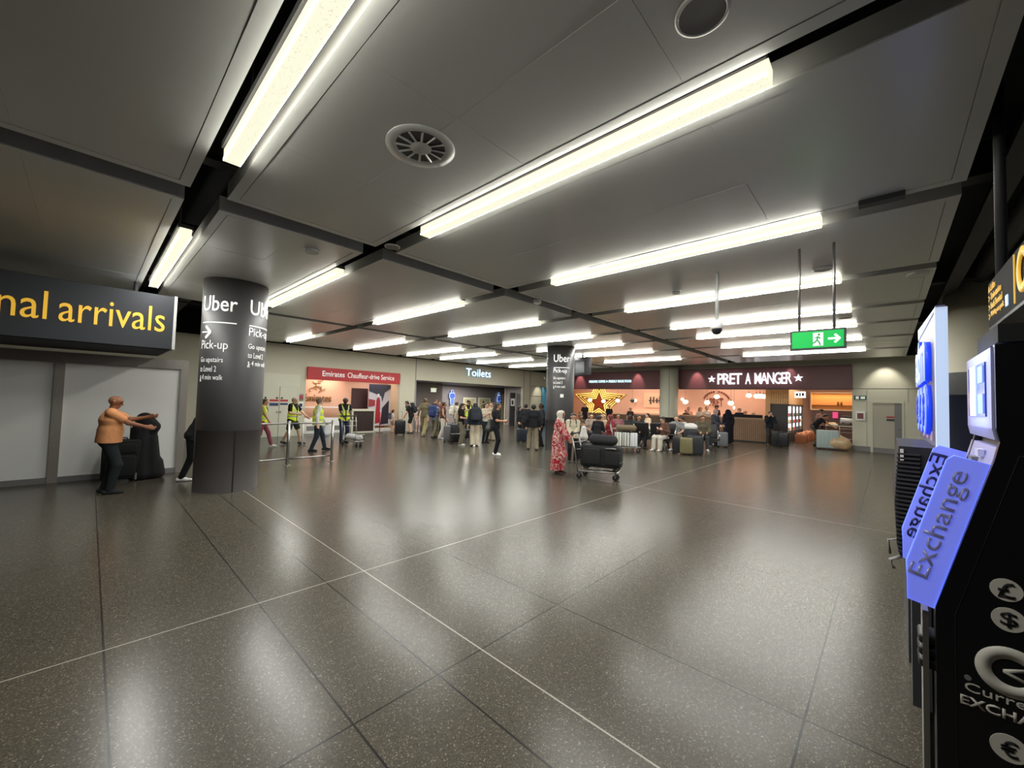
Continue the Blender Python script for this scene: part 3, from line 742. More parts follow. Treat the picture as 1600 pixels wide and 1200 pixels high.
fbox('trim_3', (20.15, 19.6, 0), (25, 19.7, 2.7), mat('tan_wall', (178, 166, 140), .6), kind='structure')
t = thing('toilets_sign', 'lit white lettering reading Toilets on the beige wall', 'sign', (15.0, 17.98, 3.1))
lettering('letter_face', 'Toilets', M_ltw, t, (.05, -.06, .0), FACE_NY, (2.0, .44), .012, .0)
lettering('letter_halo', 'Toilets', mat('cyan_halo', (120, 200, 235), .4, emit=.12, ecol=(90, 170, 220)), t, (.02, -.04, -.03), FACE_NY, (2.06, .5), .012, .03)
def doorway(px0, px1, y, zt, nm, label, pic):
    a = AY(px0, 630, y).x; b = AY(px1, 630, y).x
    t = thing(nm, label, 'door', ((a + b) / 2, y, 0)); hw = (b - a) / 2
    MB().bb((-hw, -.05, 0), (-hw + .1, 0, zt)).bb((hw - .1, -.05, 0), (hw, 0, zt)).bb((-hw + .1, -.05, zt - .1), (hw - .1, 0, zt)).build('frame', M_cream, t)
    MB().bb((-hw + .1, -.03, 0), (hw - .1, 0, zt - .1)).build('leaf', mat('sage_door', (170, 165, 130), .5), t)
    mb = MB()
    if pic == 0:
        mb.sph((0, -.04, 1.5), .09).box((0, -.04, 1.25), (.2, .03, .32)).box((.1, -.04, 1.1), (.26, .03, .08))
    else: mb.tube([(-.12 + .16 * math.cos(q * .4), -.04, 1.15 + .16 * math.sin(q * .4)) for q in range(12)], .03, 6).sph((-.15, -.04, 1.55), .07)
    mb.build('door_symbol', M_blackm, t)
    MB().cyl((hw - .2, -.08, .95), (hw - .2, -.03, .95), .03).build('handle', M_steel, t)
doorway(723, 743, 21.95, 1.84, 'toilet_door', 'sage green toilet door with dark person symbol, left of the pair', 0)
doorway(747, 766, 21.95, 1.86, 'toilet_door', 'sage green toilet door with wheelchair symbol, right of the pair', 1)
def pictogram(px, py, y, skirt, label):
    c = AY(px, py, y)
    t = thing('toilet_pictogram', label, 'sign', (c.x, y, c.z))
    s = 1.0
    for k, (mt, off, dy) in enumerate(((M_bluew, .035, -.05), (mat('pict_blue', (60, 90, 170), .4, emit=.1, ecol=(70, 100, 200)), 0, -.075))):
        mb = MB()
        mb.cyl((0, dy, .36), (0, dy + .03, .36), .08 + off, n=20)
        if skirt: mb.prism([(-.09 - off, .25 + off), (.09 + off, .25 + off), (.2 + off, -.15 - off), (-.2 - off, -.15 - off)], dy, dy + .03, lambda x, z, q: (x, q, z))
        else: mb.bb((-.13 - off, dy, -.1 - off), (.13 + off, dy + .03, .25 + off)).bb((-.2 - off, dy, -.05 - off), (-.15 + off, dy + .03, .22 + off)).bb((.15 - off, dy, -.05 - off), (.2 + off, dy + .03, .22 + off))
        mb.bb((-.11 - off, dy, -.5 - off), (-.02 + off * .3, dy + .03, -.1)).bb((.02 - off * .3, dy, -.5 - off), (.11 + off, dy + .03, -.1))
        mb.build('lit_outline' if k == 0 else 'blue_figure', mt, t)
pictogram(706, 620, 21.9, False, 'lit blue and white man pictogram on the dark toilet wall')
pictogram(779, 623, 21.9, True, 'lit blue and white woman pictogram on the dark toilet wall')
c = AY(678, 610, 20.0)
t = thing('exit_light', 'small bright exit light box hanging before the toilets', 'exit sign', (c.x, 20, c.z))
MB().bb((-.17, 0, -.1), (.17, .08, .1)).build('lit_face', mat('exit_face', (235, 240, 220), .5, emit=.2), t)
MB().bb((-.17, -.02, .1), (.2, .1, .15)).build('top_case', mat('pale_case', (220, 225, 180), .5, emit=.15), t)
MB().cyl((0, .05, .15), (0, .05, 2.66 - c.z), .02).build('rod', M_steel, t)
a = AY(784, 630, 21.95).x; b = AY(796, 630, 21.95).x
t = thing('glazed_door', 'pale tall glazed panel door at right end of toilets', 'door', (a, 21.95, 0))
MB().bb((0, -.05, .1), (b - a - .12, 0, 2.2)).build('pane', mat('pale_pane', (176, 180, 150), .3), t)
MB().bb((b - a - .12, -.06, 0), (b - a, 0, 2.25)).bb((0, -.06, 0), (b - a - .12, 0, .1)).build('frame', M_cream, t)
a = AY(797, 630, 19.6).x; b = AY(805, 630, 19.6).x
t = thing('notice_panel', 'tall dark panel with a white notice right of the toilets', 'notice', (a, 18.6, 0))
a = AY(797, 630, 18.6).x; b = AY(805, 630, 18.6).x; t.location.x = a
MB().bb((0, 0, 0), (b - a, .08, 2.25)).build('panel', M_char, t)
MB().bb((.06, -.015, 1.35), (b - a - .06, 0, 1.85)).build('notice', M_white, t)
MB().bb((.14, -.02, 1.45), (b - a - .2, -.014, 1.72)).build('notice_picture', M_char, t)
t = thing('white_counter', 'small white ledge behind the queue at left of the toilets', 'shelf', (12.9, 21.6, 0))
MB().rbox((0, 0, .95), (2.2, .5, .06), .01).build('top', M_white, t)
for x in (-1, 1): MB().bb((x - .03, -.2, 0), (x + .03, .2, .92)).build('leg', M_mgrey, t)
t = thing('banner', 'tall blue banner strip standing beside the far black pillar', 'banner', (22.2, 17.7, 0))
MB().bb((-.25, 0, .05), (.25, .03, 2.7)).build('fabric', mat('banner_blue', (70, 150, 190), .6), t)
MB().bb((-.28, -.12, 0), (.28, .15, .05)).build('base', M_char, t)
def spot(x, y, z, tx, ty, tz, label, col=(1, .93, .8), en=60, ang=62, rod=4.7):
    t = thing('spotlight', label, 'spotlight', (x, y, z), 0, 'small spotlights washing the walls')
    MB().cyl((0, 0, 0), (0, 0, .14), .045, n=14).build('can', M_white, t)
    MB().cyl((0, 0, -.006), (0, 0, 0), .035, n=14).build('bulb', M_ltw, t)
    MB().cyl((0, 0, .14), (0, 0, rod - z), .012, n=8).build('stem', M_dgrey, t)
    L = bpy.data.lights.new('spot_beam', 'SPOT'); L.energy = en; L.color = col; L.spot_size = R(ang); L.spot_blend = .75; L.shadow_soft_size = .04
    o = bpy.data.objects.new('spot_beam', L); COL.objects.link(o); o.parent = t; o.location = (0, 0, -.03)
    o.rotation_euler = (Vector((tx - x, ty - y, tz - z))).to_track_quat('-Z', 'Y').to_euler()
spot(21.6, 17.3, 3.3, 21.8, 18, 1.8, 'small hanging spotlight in the corner right of the toilets', en=25)
spot(22.1, .05, 3.95, 22.7, .05, 2.6, 'small spotlight above the pale service door', en=26, ang=75)
spot(22.1, 7.5, 3.95, 22.7, 7.5, 2.8, 'small spotlight above the maroon fascia left of the big lettering', col=(1, .72, .68), en=38, ang=52)
spot(22.1, 10.9, 3.95, 22.7, 10.9, 2.8, 'small spotlight above the maroon fascia left of cream pillar', col=(1, .72, .68), en=38, ang=52)
spot(22.1, 15.0, 3.95, 22.7, 15.0, 2.8, 'small spotlight above the far end of the maroon fascia', col=(1, .72, .68), en=38, ang=52)
spot(22.1, 3.3, 3.95, 22.7, 3.3, 3.2, 'small spotlight above the star at the right of big lettering', col=(1, .85, .8), en=12, ang=40)

# ------------------------------------------------------------------ coffee shop
mb = MB()
mb.bb((27.0, 4.4, 0), (27.2, 18.9, 4.05)).bb((30, 1.0, 0), (30.2, 4.4, 4.05))
tag(mb.build('wall_shop', mat('pink_slats', (220, 172, 150), .75, noise=.06, nscale=2)), kind='structure')
fbox('wall_shop_left', (22.9, 18.7, 0), (27, 18.9, 4.05), M_pink, kind='structure')
fbox('wall_shop_right', (22.9, .9, 0), (30, 1.1, 4.05), M_cream, kind='structure')
fbox('ceiling_shop', (22.9, .9, 4.05), (30.2, 18.9, 4.15), mat('shop_ceiling', (150, 120, 105), .8), kind='structure')
for i, (a, b, nm) in enumerate(((1.1, 8.45, 'right of the cream pillar'), (9.4, 15.75, 'left of the cream pillar'))):
    t = thing('fascia', 'long maroon shop fascia ' + nm, 'fascia', (22.69, a, 2.62))
    MB().bb((-.12, 0, 0), (0, b - a, 1.1)).build('panel', M_fasc, t)
    MB().bb((-.13, 0, 0), (-.12, b - a, .05)).build('lower_edge', mat('maroon_dark', (74, 44, 47), .5), t)
t = thing('shop_lettering', 'big lit white shop name lettering on the maroon fascia', 'sign', (22.58, 4.8, 2.88))
ya = AX(1122, 592, 22.55).y - 4.8; yb = AX(1238, 592, 22.55).y - 4.8
M_backl = mat('letter_back', (60, 50, 54), .5)
sp = (ya - yb)
for i, (s, f0, f1) in enumerate((('PRET', 0, .355), ('A', .40, .475), ('MANGER', .525, 1.0))):
    lettering('word', s, M_ltw, t, (-.1, ya - sp * f0, 0), FACE_NX, (sp * (f1 - f0), .56), .06, .012, .82)
def star_poly(r, k=.42, n=5, rot=PI / 2): return [((r if i % 2 == 0 else r * k) * math.cos(rot + i * PI / n), (r if i % 2 == 0 else r * k) * math.sin(rot + i * PI / n)) for i in range(2 * n)]
for px, nm in ((1113, 'left'), (1248, 'right')):
    c = AX(px, 592, 22.55)
    MB().prism(star_poly(.19), -.16, -.1, lambda y, z, x, q=c: (x, y + q.y - 4.8, z + .27)).build('star', M_ltw, t)
t = thing('fascia_lettering', 'small lit cyan white lettering strip on the far maroon fascia', 'sign', (22.58, 13.6, 2.98))
ya = AX(921, 596, 22.55).y - 13.6; yb = AX(987, 596, 22.55).y - 13.6
M_cy = mat('cyan_letter', (225, 250, 255), .4, emit=.35, ecol=(200, 240, 250))
lettering('word', 'ORGANIC COFFEE', M_cy, t, (-.05, ya, .05), FACE_NX, ((ya - yb) * .4, .16), .03, .03)
lettering('word', 'FRESHLY MADE FOOD', M_cy, t, (-.05, ya - (ya - yb) * .48, .05), FACE_NX, ((ya - yb) * .52, .16), .03, .03)
MB().prism(star_poly(.08), -.1, -.05, lambda y, z, x: (x, y + ya - (ya - yb) * .44, z + .13)).build('star', M_cy, t)
# star of neon tubes
t = thing('neon_star', 'large glowing yellow neon star of nested tubes on the shop wall', 'neon sign', (26.9, 16.1, 2.05))
for k, r in enumerate((2.25, 1.85, 1.45, 1.05)):
    pts = [(-.06, -y, z * .92) for y, z in star_poly(r, .45)]
    MB().tube(pts, .045, 8, closed=True).build('neon_tube', M_neon, t)
MB().prism(star_poly(2.35, .45), -.02, 0, lambda y, z, x: (x, y, z * .92)).build('back_board', mat('brown_board', (128, 74, 40), .6), t)
MB().prism(star_poly(.6, .45), -.08, -.04, lambda y, z, x: (x, y, z * .92)).build('core_star', mat('copper', (170, 70, 40), .4), t)
t.location.y = 15.15; t.location.x = 26.98
t.location.y = (AX(902, 613, 26.9).y + AX(973, 617, 26.9).y) / 2
t.location.z = 1.72
# wall print, lettering and arc on the back wall
a = AX(1006, 626, 26.95); b = AX(1040, 626, 26.95)
t = thing('wall_print', 'pale framed print with dark brush strokes left of the cream pillar', 'picture', (26.95, a.y, 1.5))
MB().bb((0, b.y - a.y, 0), (.04, 0, 1.02)).build('sheet', mat('print_sheet', (238, 192, 160), .6), t)
mb = MB()
for k, dy in enumerate((-.5, -.72, -.95, -1.15, -1.4)): mb.rbox((-.01, dy, .5 + .05 * (k % 2)), (.02, .1, .5 - .08 * (k % 3)), .008).rbox((-.01, dy + .08, .5), (.02, .1, .08), .008)
mb.build('brush_strokes', M_char, t)
t = thing('wall_logo', 'brown shop name lettering under an arched line of words on pink wall', 'sign', (26.97, 7.8, 1.6))
ya = AX(1109, 630, 26.97).y - 7.8; yb = AX(1130, 630, 26.97).y - 7.8
M_logo = mat('logo_brown', (120, 50, 46), .5)
lettering('word', 'PRET', M_logo, t, (-.01, ya, .14), FACE_NX, (ya - yb, .5), .02, .0)
mb = MB()
yc = (ya + yb) / 2
for k in range(13):
    q = R(20 + 140 * k / 12)
    if k == 6: continue
    mb.box((-.02, yc + math.cos(q) * .75, .45 + math.sin(q) * .6), (.02, .1, .09), 0, Matrix.Rotation(-(q - PI / 2) * -1, 3, 'X'))
mb.build('arched_words', M_logo, t)
# pendants
for px, py, x, l in ((1071, 628, 24.2, 'first globe pendant right of the cream pillar'), (1105, 629, 24.2, 'globe pendant left of the brown wall lettering'), (1120, 620, 25.8, 'globe pendant above the brown wall lettering'), (1142, 630, 24.0, 'globe pendant above the woman in the black cloak'),
                     (1170, 618, 26, 'globe pendant over the counter staff'), (1182, 619, 26, 'left globe of a close pair over the counter'), (1187.5, 619, 25.3, 'right globe of a close pair over the counter'), (1193.5, 619.5, 25.8, 'globe pendant beside the pale slatted wall'),
                     (922, 625, 25.5, 'globe pendant before the left of the neon star'), (943, 627, 25.5, 'globe pendant before the middle of the neon star'), (965, 626, 25.5, 'globe pendant before the right of the neon star')):
    c = AX(px, py, x)
    t = thing('pendant_lamp', 'white ' + l, 'pendant lamp', c, 0, 'globe pendants in the coffee shop')
    MB().sph((0, 0, 0), .15, 0, (1, 1, .85), 20).build('globe', M_globe, t)
    MB().cyl((0, 0, .11), (0, 0, .2), .03, n=10).build('cap', M_char, t)
    MB().cyl((0, 0, .2), (0, 0, 4.05 - c.z), .006, n=6).build('cord', M_char, t)
c = AX(988, 626, 25.2)
t = thing('pendant_lamp', 'grey diamond pendant shade beside a small wall lamp', 'pendant lamp', c)
MB().lathe([(.001, -.16), (.2, 0), (.03, .16), (.001, .16)], n=4).build('shade', M_dgrey, t)
MB().cyl((0, 0, .16), (0, 0, 4.05 - c.z), .006, n=6).build('cord', M_char, t)
for px, py, l in ((994, 626, 'small warm wall lamp beside the grey pendant shade'), (1067, 624, 'small warm wall lamp right of the cream pillar')):
    c = AX(px, py, 26.9); t = thing('wall_lamp', l, 'wall lamp', c)
    MB().sph((-.1, 0, 0), .1, 0).build('bulb', M_globe, t)
    MB().cyl((-.02, 0, -.02), (.09, 0, -.02), .05, n=12).build('bracket', M_bronze, t)
c = AX(1147, 637, 24.0); t = thing('small_pendant', 'tiny teardrop pendant right of the black cloak globe', 'pendant lamp', c)
MB().sph((0, 0, 0), .06, 0, (1, 1, 1.5)).build('globe', M_globe, t); MB().cyl((0, 0, .08), (0, 0, 4.05 - c.z), .005, n=6).build('cord', M_char, t)
# counters
t = thing('slatted_counter', 'long counter with vertical wood slats at shop front', 'counter', (22.75, 4.31, 0))
MB().bb((0, 0, .06), (.7, 4.15, 1.12)).build('slatted_front', M_wood, t)
MB().bb((-.03, -.03, 1.12), (.75, 4.15, 1.2)).build('worktop', mat('warm_top', (170, 138, 108), .5), t)
MB().bb((.02, .02, 0), (.7, 4.15, .06)).build('plinth', M_char, t)
fbox('screen_panel', (.25, .2, 1.2), (.29, 1.5, 1.36), M_blackm, t)
t = thing('seating_screen', 'long brown seating screen below the neon star', 'screen', (23.5, 9.6, 0))
MB().bb((0, 0, .1), (.25, 6.1, 1.0)).build('panel', mat('seat_brown', (116, 94, 74), .6, noise=.1, nscale=5), t)
MB().bb((-.02, 0, 1.0), (.3, 6.1, 1.05)).build('cap_rail', mat('cap_brown', (140, 112, 84), .5), t)
MB().bb((.03, 0, 0), (.22, 6.1, .1)).build('plinth', M_char, t)
t = thing('wall_bench', 'dark padded wall bench along the pink shop wall', 'bench', (26.4, 9.3, 0))
MB().rbox((.1, 2.2, .4), (.6, 4.4, .3), .04).build('seat', M_char, t); MB().rbox((.45, 2.2, .75), (.12, 4.4, .5), .03).build('backrest', M_blackm, t)
MB().bb((-.15, 0, 0), (.4, 4.4, .25)).build('base', M_char, t)
lt = bpy.data.lights.new('bench_glow', 'AREA'); lt.energy = 5; lt.color = (1, .6, .4); lt.shape = 'RECTANGLE'; lt.size = .06; lt.size_y = 6.0
lo = bpy.data.objects.new('bench_glow', lt); COL.objects.link(lo); lo.location = (26.85, 10.5, 1.08); lo.rotation_euler = (R(180), 0, 0)
# chilled cabinet with bright bays
t = thing('chilled_cabinet', 'tall grey chilled cabinet with four bright white shelf bays', 'fridge', (24.5, 3.62, 0))
MB().bb((0, .06, .0), (.06, .95, 1.95)).build('end_panel', M_dgrey, t)
MB().bb((.06, .3, .0), (4.6, .95, 1.95)).bb((.06, 0, 1.86), (4.6, .3, 1.95)).bb((.06, 0, 0), (4.6, .3, .5)).build('body', M_dgrey, t)
M_bay = mat('lit_bay', (255, 255, 255), .5, emit=.5, ecol=(250, 248, 255))
for k in range(4):
    MB().bb((.1 + k * 1.14, .1, .55), (1.16 + k * 1.14, .12, 1.84)).build('lit_bay', M_bay, t)
    for z in (.55, .95, 1.3, 1.58):
        sh = MB().bb((.1 + k * 1.14, .03, z), (1.16 + k * 1.14, .1, z + .02)).build('shelf', M_mgrey, t)
    MB().bb((1.16 + k * 1.14, .03, .5), (1.24 + k * 1.14, .3, 1.86)).build('upright', M_dgrey, t)
rnd = random.Random(5)
for k in range(4):
    for z in (.57, .97, 1.32):
        for j in range(2):
            c = [(176, 60, 50), (90, 120, 70), (210, 180, 120), (60, 60, 70), (150, 100, 60)][rnd.randrange(5)]
            x = .35 + k * 1.14 + j * .5
            o = MB().rbox((0, 0, .085), (.13, .055, .17), .015, 0, 2).build('food_pack', mat('pack_%d' % c[0], c, .5))
            o.location = (24.5 + x, 3.62 + .066, z)
            tag(o, f"{ {176: 'red', 90: 'green', 210: 'tan', 60: 'dark', 150: 'brown'}[c[0]] } food pack, {'near' if j == 0 else 'far'} one on the {['lowest', 'middle', 'upper'][[.57, .97, 1.32].index(z)]} shelf of the {ORD[k]} bright bay", 'food pack', 'food packs in the chilled cabinet')
fbox('trim_4', (24.5, 3.66, 1.95), (29.2, 4.57, 4.04), M_pwoodx, kind='structure')
fbox('trim_5', (24.46, 3.64, 1.95), (24.5, 4.57, 4.04), M_pwood, kind='structure')
fbox('trim_6', (24.43, 4.45, 0), (27, 4.66, 4.04), mat('pale_post', (214, 176, 130), .6), kind='structure')
c0 = AX(1233, 605, 25.2); c1 = AX(1252, 620, 25.2)
t = thing('menu_sign', 'small lit white menu sign hanging above the chilled cabinet', 'sign', (25.2, 3.4, 2.3))
MB().bb((0, -.36, 0), (.05, .1, .32)).build('lit_panel', M_ltw, t)
MB().bb((-.012, -.3, .1), (0, -.2, .24)).bb((-.012, -.16, .08), (0, -.1, .24)).bb((-.012, -.05, .1), (0, .05, .22)).build('dark_words', M_char, t)
MB().cyl((.025, -.13, .32), (.025, -.13, 1.75), .01).build('hanger', M_char, t)
for k in range(5):
    x = 24.9 + k * .85
    t = thing('snack_basket', 'wooden basket of wrapped snacks, ' + ORD[k] + ' in row before the bright cabinet', 'basket', (x, 3.2, 0), 0, 'snack baskets before the cabinet')
    MB().rbox((0, 0, .21), (.55, .42, .42), .02).build('basket', mat('basket_wood', (170, 104, 66), .6), t)
    mb = MB()
    for j in range(7): mb.sph((rnd.uniform(-.2, .2), rnd.uniform(-.15, .15), .44 + rnd.uniform(0, .05)), .07, 0, (1, .8, .6), 10)
    s = mb.build('snacks', mat('snack', (210, 150, 110), .5), t); s['kind'] = 'stuff'
# coffee bar on the right
t = thing('back_shelf', 'warm lit wooden back shelf above the coffee bar', 'shelf', (29.2, 1.15, 0))
MB().bb((.5, 0, 1.75), (.6, 2.1, 2.72)).build('back_panel', mat('warm_back', (232, 165, 95), .6), t)
MB().bb((.2, 0, 1.95), (.6, 2.1, 1.99)).build('shelf_board', mat('shelf_wood', (140, 90, 52), .6), t)
MB().bb((.1, 0, 2.66), (.6, 2.1, 2.74)).bb((.1, 2.1, 1.7), (.6, 2.16, 2.74)).bb((.1, 0, 1.68), (.6, 2.1, 1.74)).build('surround', mat('pale_edge', (240, 205, 160), .5), t)
for j, y in enumerate((.75, .9)): MB().cyl((.35, y, 1.99), (.35, y, 2.2), .05, .04, 12).build('jug', mat('jug', (110, 70, 30), .4), t)
lt = bpy.data.lights.new('shelf_glow', 'AREA'); lt.energy = 4; lt.color = (1, .7, .4); lt.shape = 'RECTANGLE'; lt.size = .3; lt.size_y = 2
lo = bpy.data.objects.new('shelf_glow', lt); COL.objects.link(lo); lo.location = (29.4, 2.2, 2.64)
t = thing('coffee_bar', 'brown coffee bar counter at the right of the shop', 'counter', (25.0, 1.12, 0))
MB().bb((0, 0, 0), (.7, 1.05, .92)).build('front', mat('bar_brown', (92, 62, 52), .5), t); MB().bb((-.03, 0, .92), (.75, 1.1, .98)).build('worktop', M_cream, t)
t = thing('coffee_machine', 'steel coffee machine on the coffee bar', 'coffee machine', (25.35, 1.42, .98))
MB().rbox((0, 0, .22), (.4, .5, .28), .03).build('body', M_steel, t); MB().rbox((-.02, 0, .03), (.45, .5, .06), .01).build('drip_tray', M_char, t)
for y in (-.14, .14): MB().cyl((-.22, y, .06), (-.22, y, .14), .03).build('group_head', M_black, t)
MB().rbox((0, 0, .42), (.3, .4, .1), .02).build('cup_rack', M_char, t)
t = thing('cake_stand', 'white cake display on the coffee bar beside the machine', 'display', (25.2, 1.95, .98))
MB().rbox((0, 0, .03), (.4, .35, .05), .01).build('tray', M_white, t)
mb = MB()
for j in range(6): mb.sph((rnd.uniform(-.12, .12), rnd.uniform(-.12, .12), .09), .05, 0, (1, 1, .7), 10)
s = mb.build('cakes', mat('cake', (225, 190, 150), .6), t); s['kind'] = 'stuff'
fbox('trim_7', (29.0, 1.12, .95), (29.9, 3.2, 1.68), mat('dark_recess', (70, 48, 42), .6), kind='structure')
c = AX(1305, 645, 28.8)
tag(MB().bb((28.85, c.y - .12, 1.25), (28.87, c.y + .12, 1.6)).build('pink_notice', mat('pink_notice', (225, 70, 140), .5, emit=.1)), 'small bright pink notice on the dark wall behind the coffee bar', 'notice')
for x, y, e in ((24.9, 12, 42), (25, 6.8, 40), (25.5, 2.4, 40), (24.7, 15.6, 26)):  # unseen area lights added under the shop ceiling to light the interior
    lt = bpy.data.lights.new('shop_fill_light', 'AREA'); lt.energy = e; lt.color = (1, .83, .68); lt.shape = 'RECTANGLE'; lt.size = 2.0; lt.size_y = 1.6
    lo = bpy.data.objects.new('shop_fill_light', lt); COL.objects.link(lo); lo.location = (x, y, 4.0)
for x, y, e, c in ((17.5, 20.2, 55, (1, .95, .88)), (12.6, 18.9, 9, (.9, .93, 1)), (7.6, 18.9, 9, (1, .85, .7)), (9.8, 18.7, 5, (1, .9, .85))):  # fill lights without fixtures, added to brighten the toilets and kiosk recesses
    lt = bpy.data.lights.new('recess_fill_light', 'AREA'); lt.energy = e; lt.color = c; lt.shape = 'RECTANGLE'; lt.size = 1.5; lt.size_y = .5
    lo = bpy.data.objects.new('recess_fill_light', lt); COL.objects.link(lo); lo.location = (x, y, 2.62)
# small things on the pale wall by the service door
t = thing('exit_plate', 'small green and white exit plate on pale wall left of the service door', 'exit sign', (22.69, .84, 2.28))
MB().bb((-.02, -.2, -.09), (0, .2, .09)).build('plate', mat('plate_green', (40, 100, 80), .5), t)
MB().bb((-.024, -.16, -.05), (-.02, -.02, .05)).bb((-.024, .04, -.06), (-.02, .14, .06)).build('white_marks', M_letw, t)
t = thing('alarm_cabinet', 'white wall cabinet with red inside left of the service door', 'cabinet', (22.69, .83, 1.5))
MB().rbox((-.06, 0, 0), (.12, .32, .4), .015).build('case', M_white, t)
MB().bb((-.125, -.1, -.12), (-.12, .1, .12)).build('window', mat('cab_red', (120, 60, 62), .3), t)
# hanging monitor by the far pillar
c = DB(909, 17.2)
t = thing('hanging_monitor', 'dark flight monitor hanging right of the far black pillar', 'monitor', (c.x, c.y, 2.9), R(-120))
MB().rbox((0, 0, .35), (1.1, .25, .75), .02).build('case', M_char, t)
MB().bb((-.42, -.135, .08), (.42, -.12, .55)).build('screen', mat('dead_screen', (70, 78, 82), .3), t)
MB().cyl((0, 0, .7), (0, 0, 1.9), .04).build('pole', M_char, t)
# ------------------------------------------------------------------ bodies: smooth unions of tapered limbs, meshed as one continuous surface
def V(*a): return np.array(a, float)
def nrm(a): return a / (np.linalg.norm(a) + 1e-9)
def field_mesh(prims, vox, cuts=(), k=.02, holes=()):
    lo = np.full(3, 1e9); hi = np.full(3, -1e9)
    for p0, p1, r0, r1, fl in prims:
        m = max(r0, r1) * (max(1, fl[1]) if fl else 1) + vox * 2
        lo = np.minimum(lo, np.minimum(p0, p1) - m); hi = np.maximum(hi, np.maximum(p0, p1) + m)
    n = np.ceil((hi - lo) / vox).astype(int) + 1
    ax = [(lo[i] + np.arange(n[i]) * vox).astype(np.float32) for i in range(3)]
    F = np.full(n, 1., np.float32)
    for p0, p1, r0, r1, fl in prims:
        m = max(r0, r1) * (max(1, fl[1]) if fl else 1) + k + vox
        a = np.maximum(((np.minimum(p0, p1) - m - lo) / vox).astype(int), 0); b = np.minimum(((np.maximum(p0, p1) + m - lo) / vox).astype(int) + 2, n)
        sl = tuple(slice(a[i], b[i]) for i in range(3))
        X, Y, Z = (ax[0][sl[0]][:, None, None] - np.float32(p0[0]), ax[1][sl[1]][None, :, None] - np.float32(p0[1]), ax[2][sl[2]][None, None, :] - np.float32(p0[2]))
        ba = (p1 - p0).astype(np.float32)
        if fl:
            u, f = fl; q = 1 - 1 / f
            t = (X * u[0] + Y * u[1] + Z * u[2]) * q
            X = X - t * u[0]; Y = Y - t * u[1]; Z = Z - t * u[2]
            ba = ba - u * (ba @ u) * q
        bb = float(ba @ ba) + 1e-9
        h = np.clip((X * ba[0] + Y * ba[1] + Z * ba[2]) / bb, 0, 1)
        d = np.sqrt((X - h * ba[0]) ** 2 + (Y - h * ba[1]) ** 2 + (Z - h * ba[2]) ** 2) - (r0 + (r1 - r0) * h)
        A = F[sl]; w_ = np.maximum(k - np.abs(A - d), 0) / k
        F[sl] = np.minimum(A, d) - w_ * w_ * k * .25
    X, Y, Z = ax[0][:, None, None], ax[1][None, :, None], ax[2][None, None, :]
    for c, r in holes:
        d = r - np.sqrt((X - c[0]) ** 2 + (Y - c[1]) ** 2 + (Z - c[2]) ** 2)
        F = np.maximum(F, d)
    for pt, no in cuts:                                   # keeps the side the normal points to
        no = nrm(no); F = np.maximum(F, -((X - pt[0]) * no[0] + (Y - pt[1]) * no[1] + (Z - pt[2]) * no[2]))
    S = F < 0
    cnt = np.zeros(np.array(F.shape) - 1, np.int8)
    for dx in (0, 1):
        for dy in (0, 1):
            for dz in (0, 1): cnt += S[dx:F.shape[0] - 1 + dx, dy:F.shape[1] - 1 + dy, dz:F.shape[2] - 1 + dz]
    act = np.argwhere((cnt > 0) & (cnt < 8))
    idx = np.full(cnt.shape, -1, np.int32); idx[tuple(act.T)] = np.arange(len(act))
    acc = np.zeros((len(act), 3)); num = np.zeros(len(act))
    C = [np.array((i & 1, i >> 1 & 1, i >> 2 & 1)) for i in range(8)]
    for i in range(8):
        for b in (1, 2, 4):
            if i & b: continue
            c0, c1 = C[i], C[i | b]
            f0 = F[tuple((act + c0).T)]; f1 = F[tuple((act + c1).T)]
            m = (f0 < 0) != (f1 < 0)
            t = np.where(m, f0 / np.where(m, f0 - f1, 1), 0)
            acc += np.where(m[:, None], c0 + (c1 - c0) * t[:, None], 0); num += m
    verts = lo + (act + acc / num[:, None]) * vox
    quads = []
    for a in range(3):
        b, c = (a + 1) % 3, (a + 2) % 3
        s0 = [slice(None)] * 3; s1 = [slice(None)] * 3; s0[a] = slice(0, -1); s1[a] = slice(1, None)
        e = np.argwhere(S[tuple(s0)] != S[tuple(s1)])
        e = e[(e[:, b] > 0) & (e[:, c] > 0) & (e[:, b] < cnt.shape[b]) & (e[:, c] < cnt.shape[c])]
        def at(db, dc):
            q = e.copy(); q[:, b] += db; q[:, c] += dc; return idx[tuple(q.T)]
        Q = np.stack([at(-1, -1), at(0, -1), at(0, 0), at(-1, 0)], 1)
        fl_ = ~S[tuple(e.T)]
        Q[fl_] = Q[fl_][:, ::-1]; quads.append(Q)
    Q = np.concatenate(quads)
    return verts, Q[(Q >= 0).all(1)]
def np_mesh(name, v, q, mats, mi=None):
    me = bpy.data.meshes.new(name)
    me.vertices.add(len(v)); me.vertices.foreach_set('co', v.astype(np.float32).ravel())
    me.loops.add(len(q) * 4); me.loops.foreach_set('vertex_index', q.astype(np.int32).ravel())
    me.polygons.add(len(q)); me.polygons.foreach_set('loop_start', np.arange(0, len(q) * 4, 4, dtype=np.int32))
    for m in mats: me.materials.append(m)
    me.polygons.foreach_set('use_smooth', np.ones(len(q), bool))
    if mi is not None: me.polygons.foreach_set('material_index', mi.astype(np.int32))
    me.update(calc_edges=True)
    return me
def soft(name, prims, vox, mats, parent=None, cuts=(), k=.02, holes=(), mi=None):
    v, q = field_mesh([p if len(p) == 5 else (*p, None) for p in prims], vox, cuts, k, holes)
    me = np_mesh(name, v, q, mats if isinstance(mats, list) else [mats], mi(v[q].mean(1)) if mi else None)
    o = bpy.data.objects.new(name, me); COL.objects.link(o)
    if parent is not None: o.parent = parent
    return o
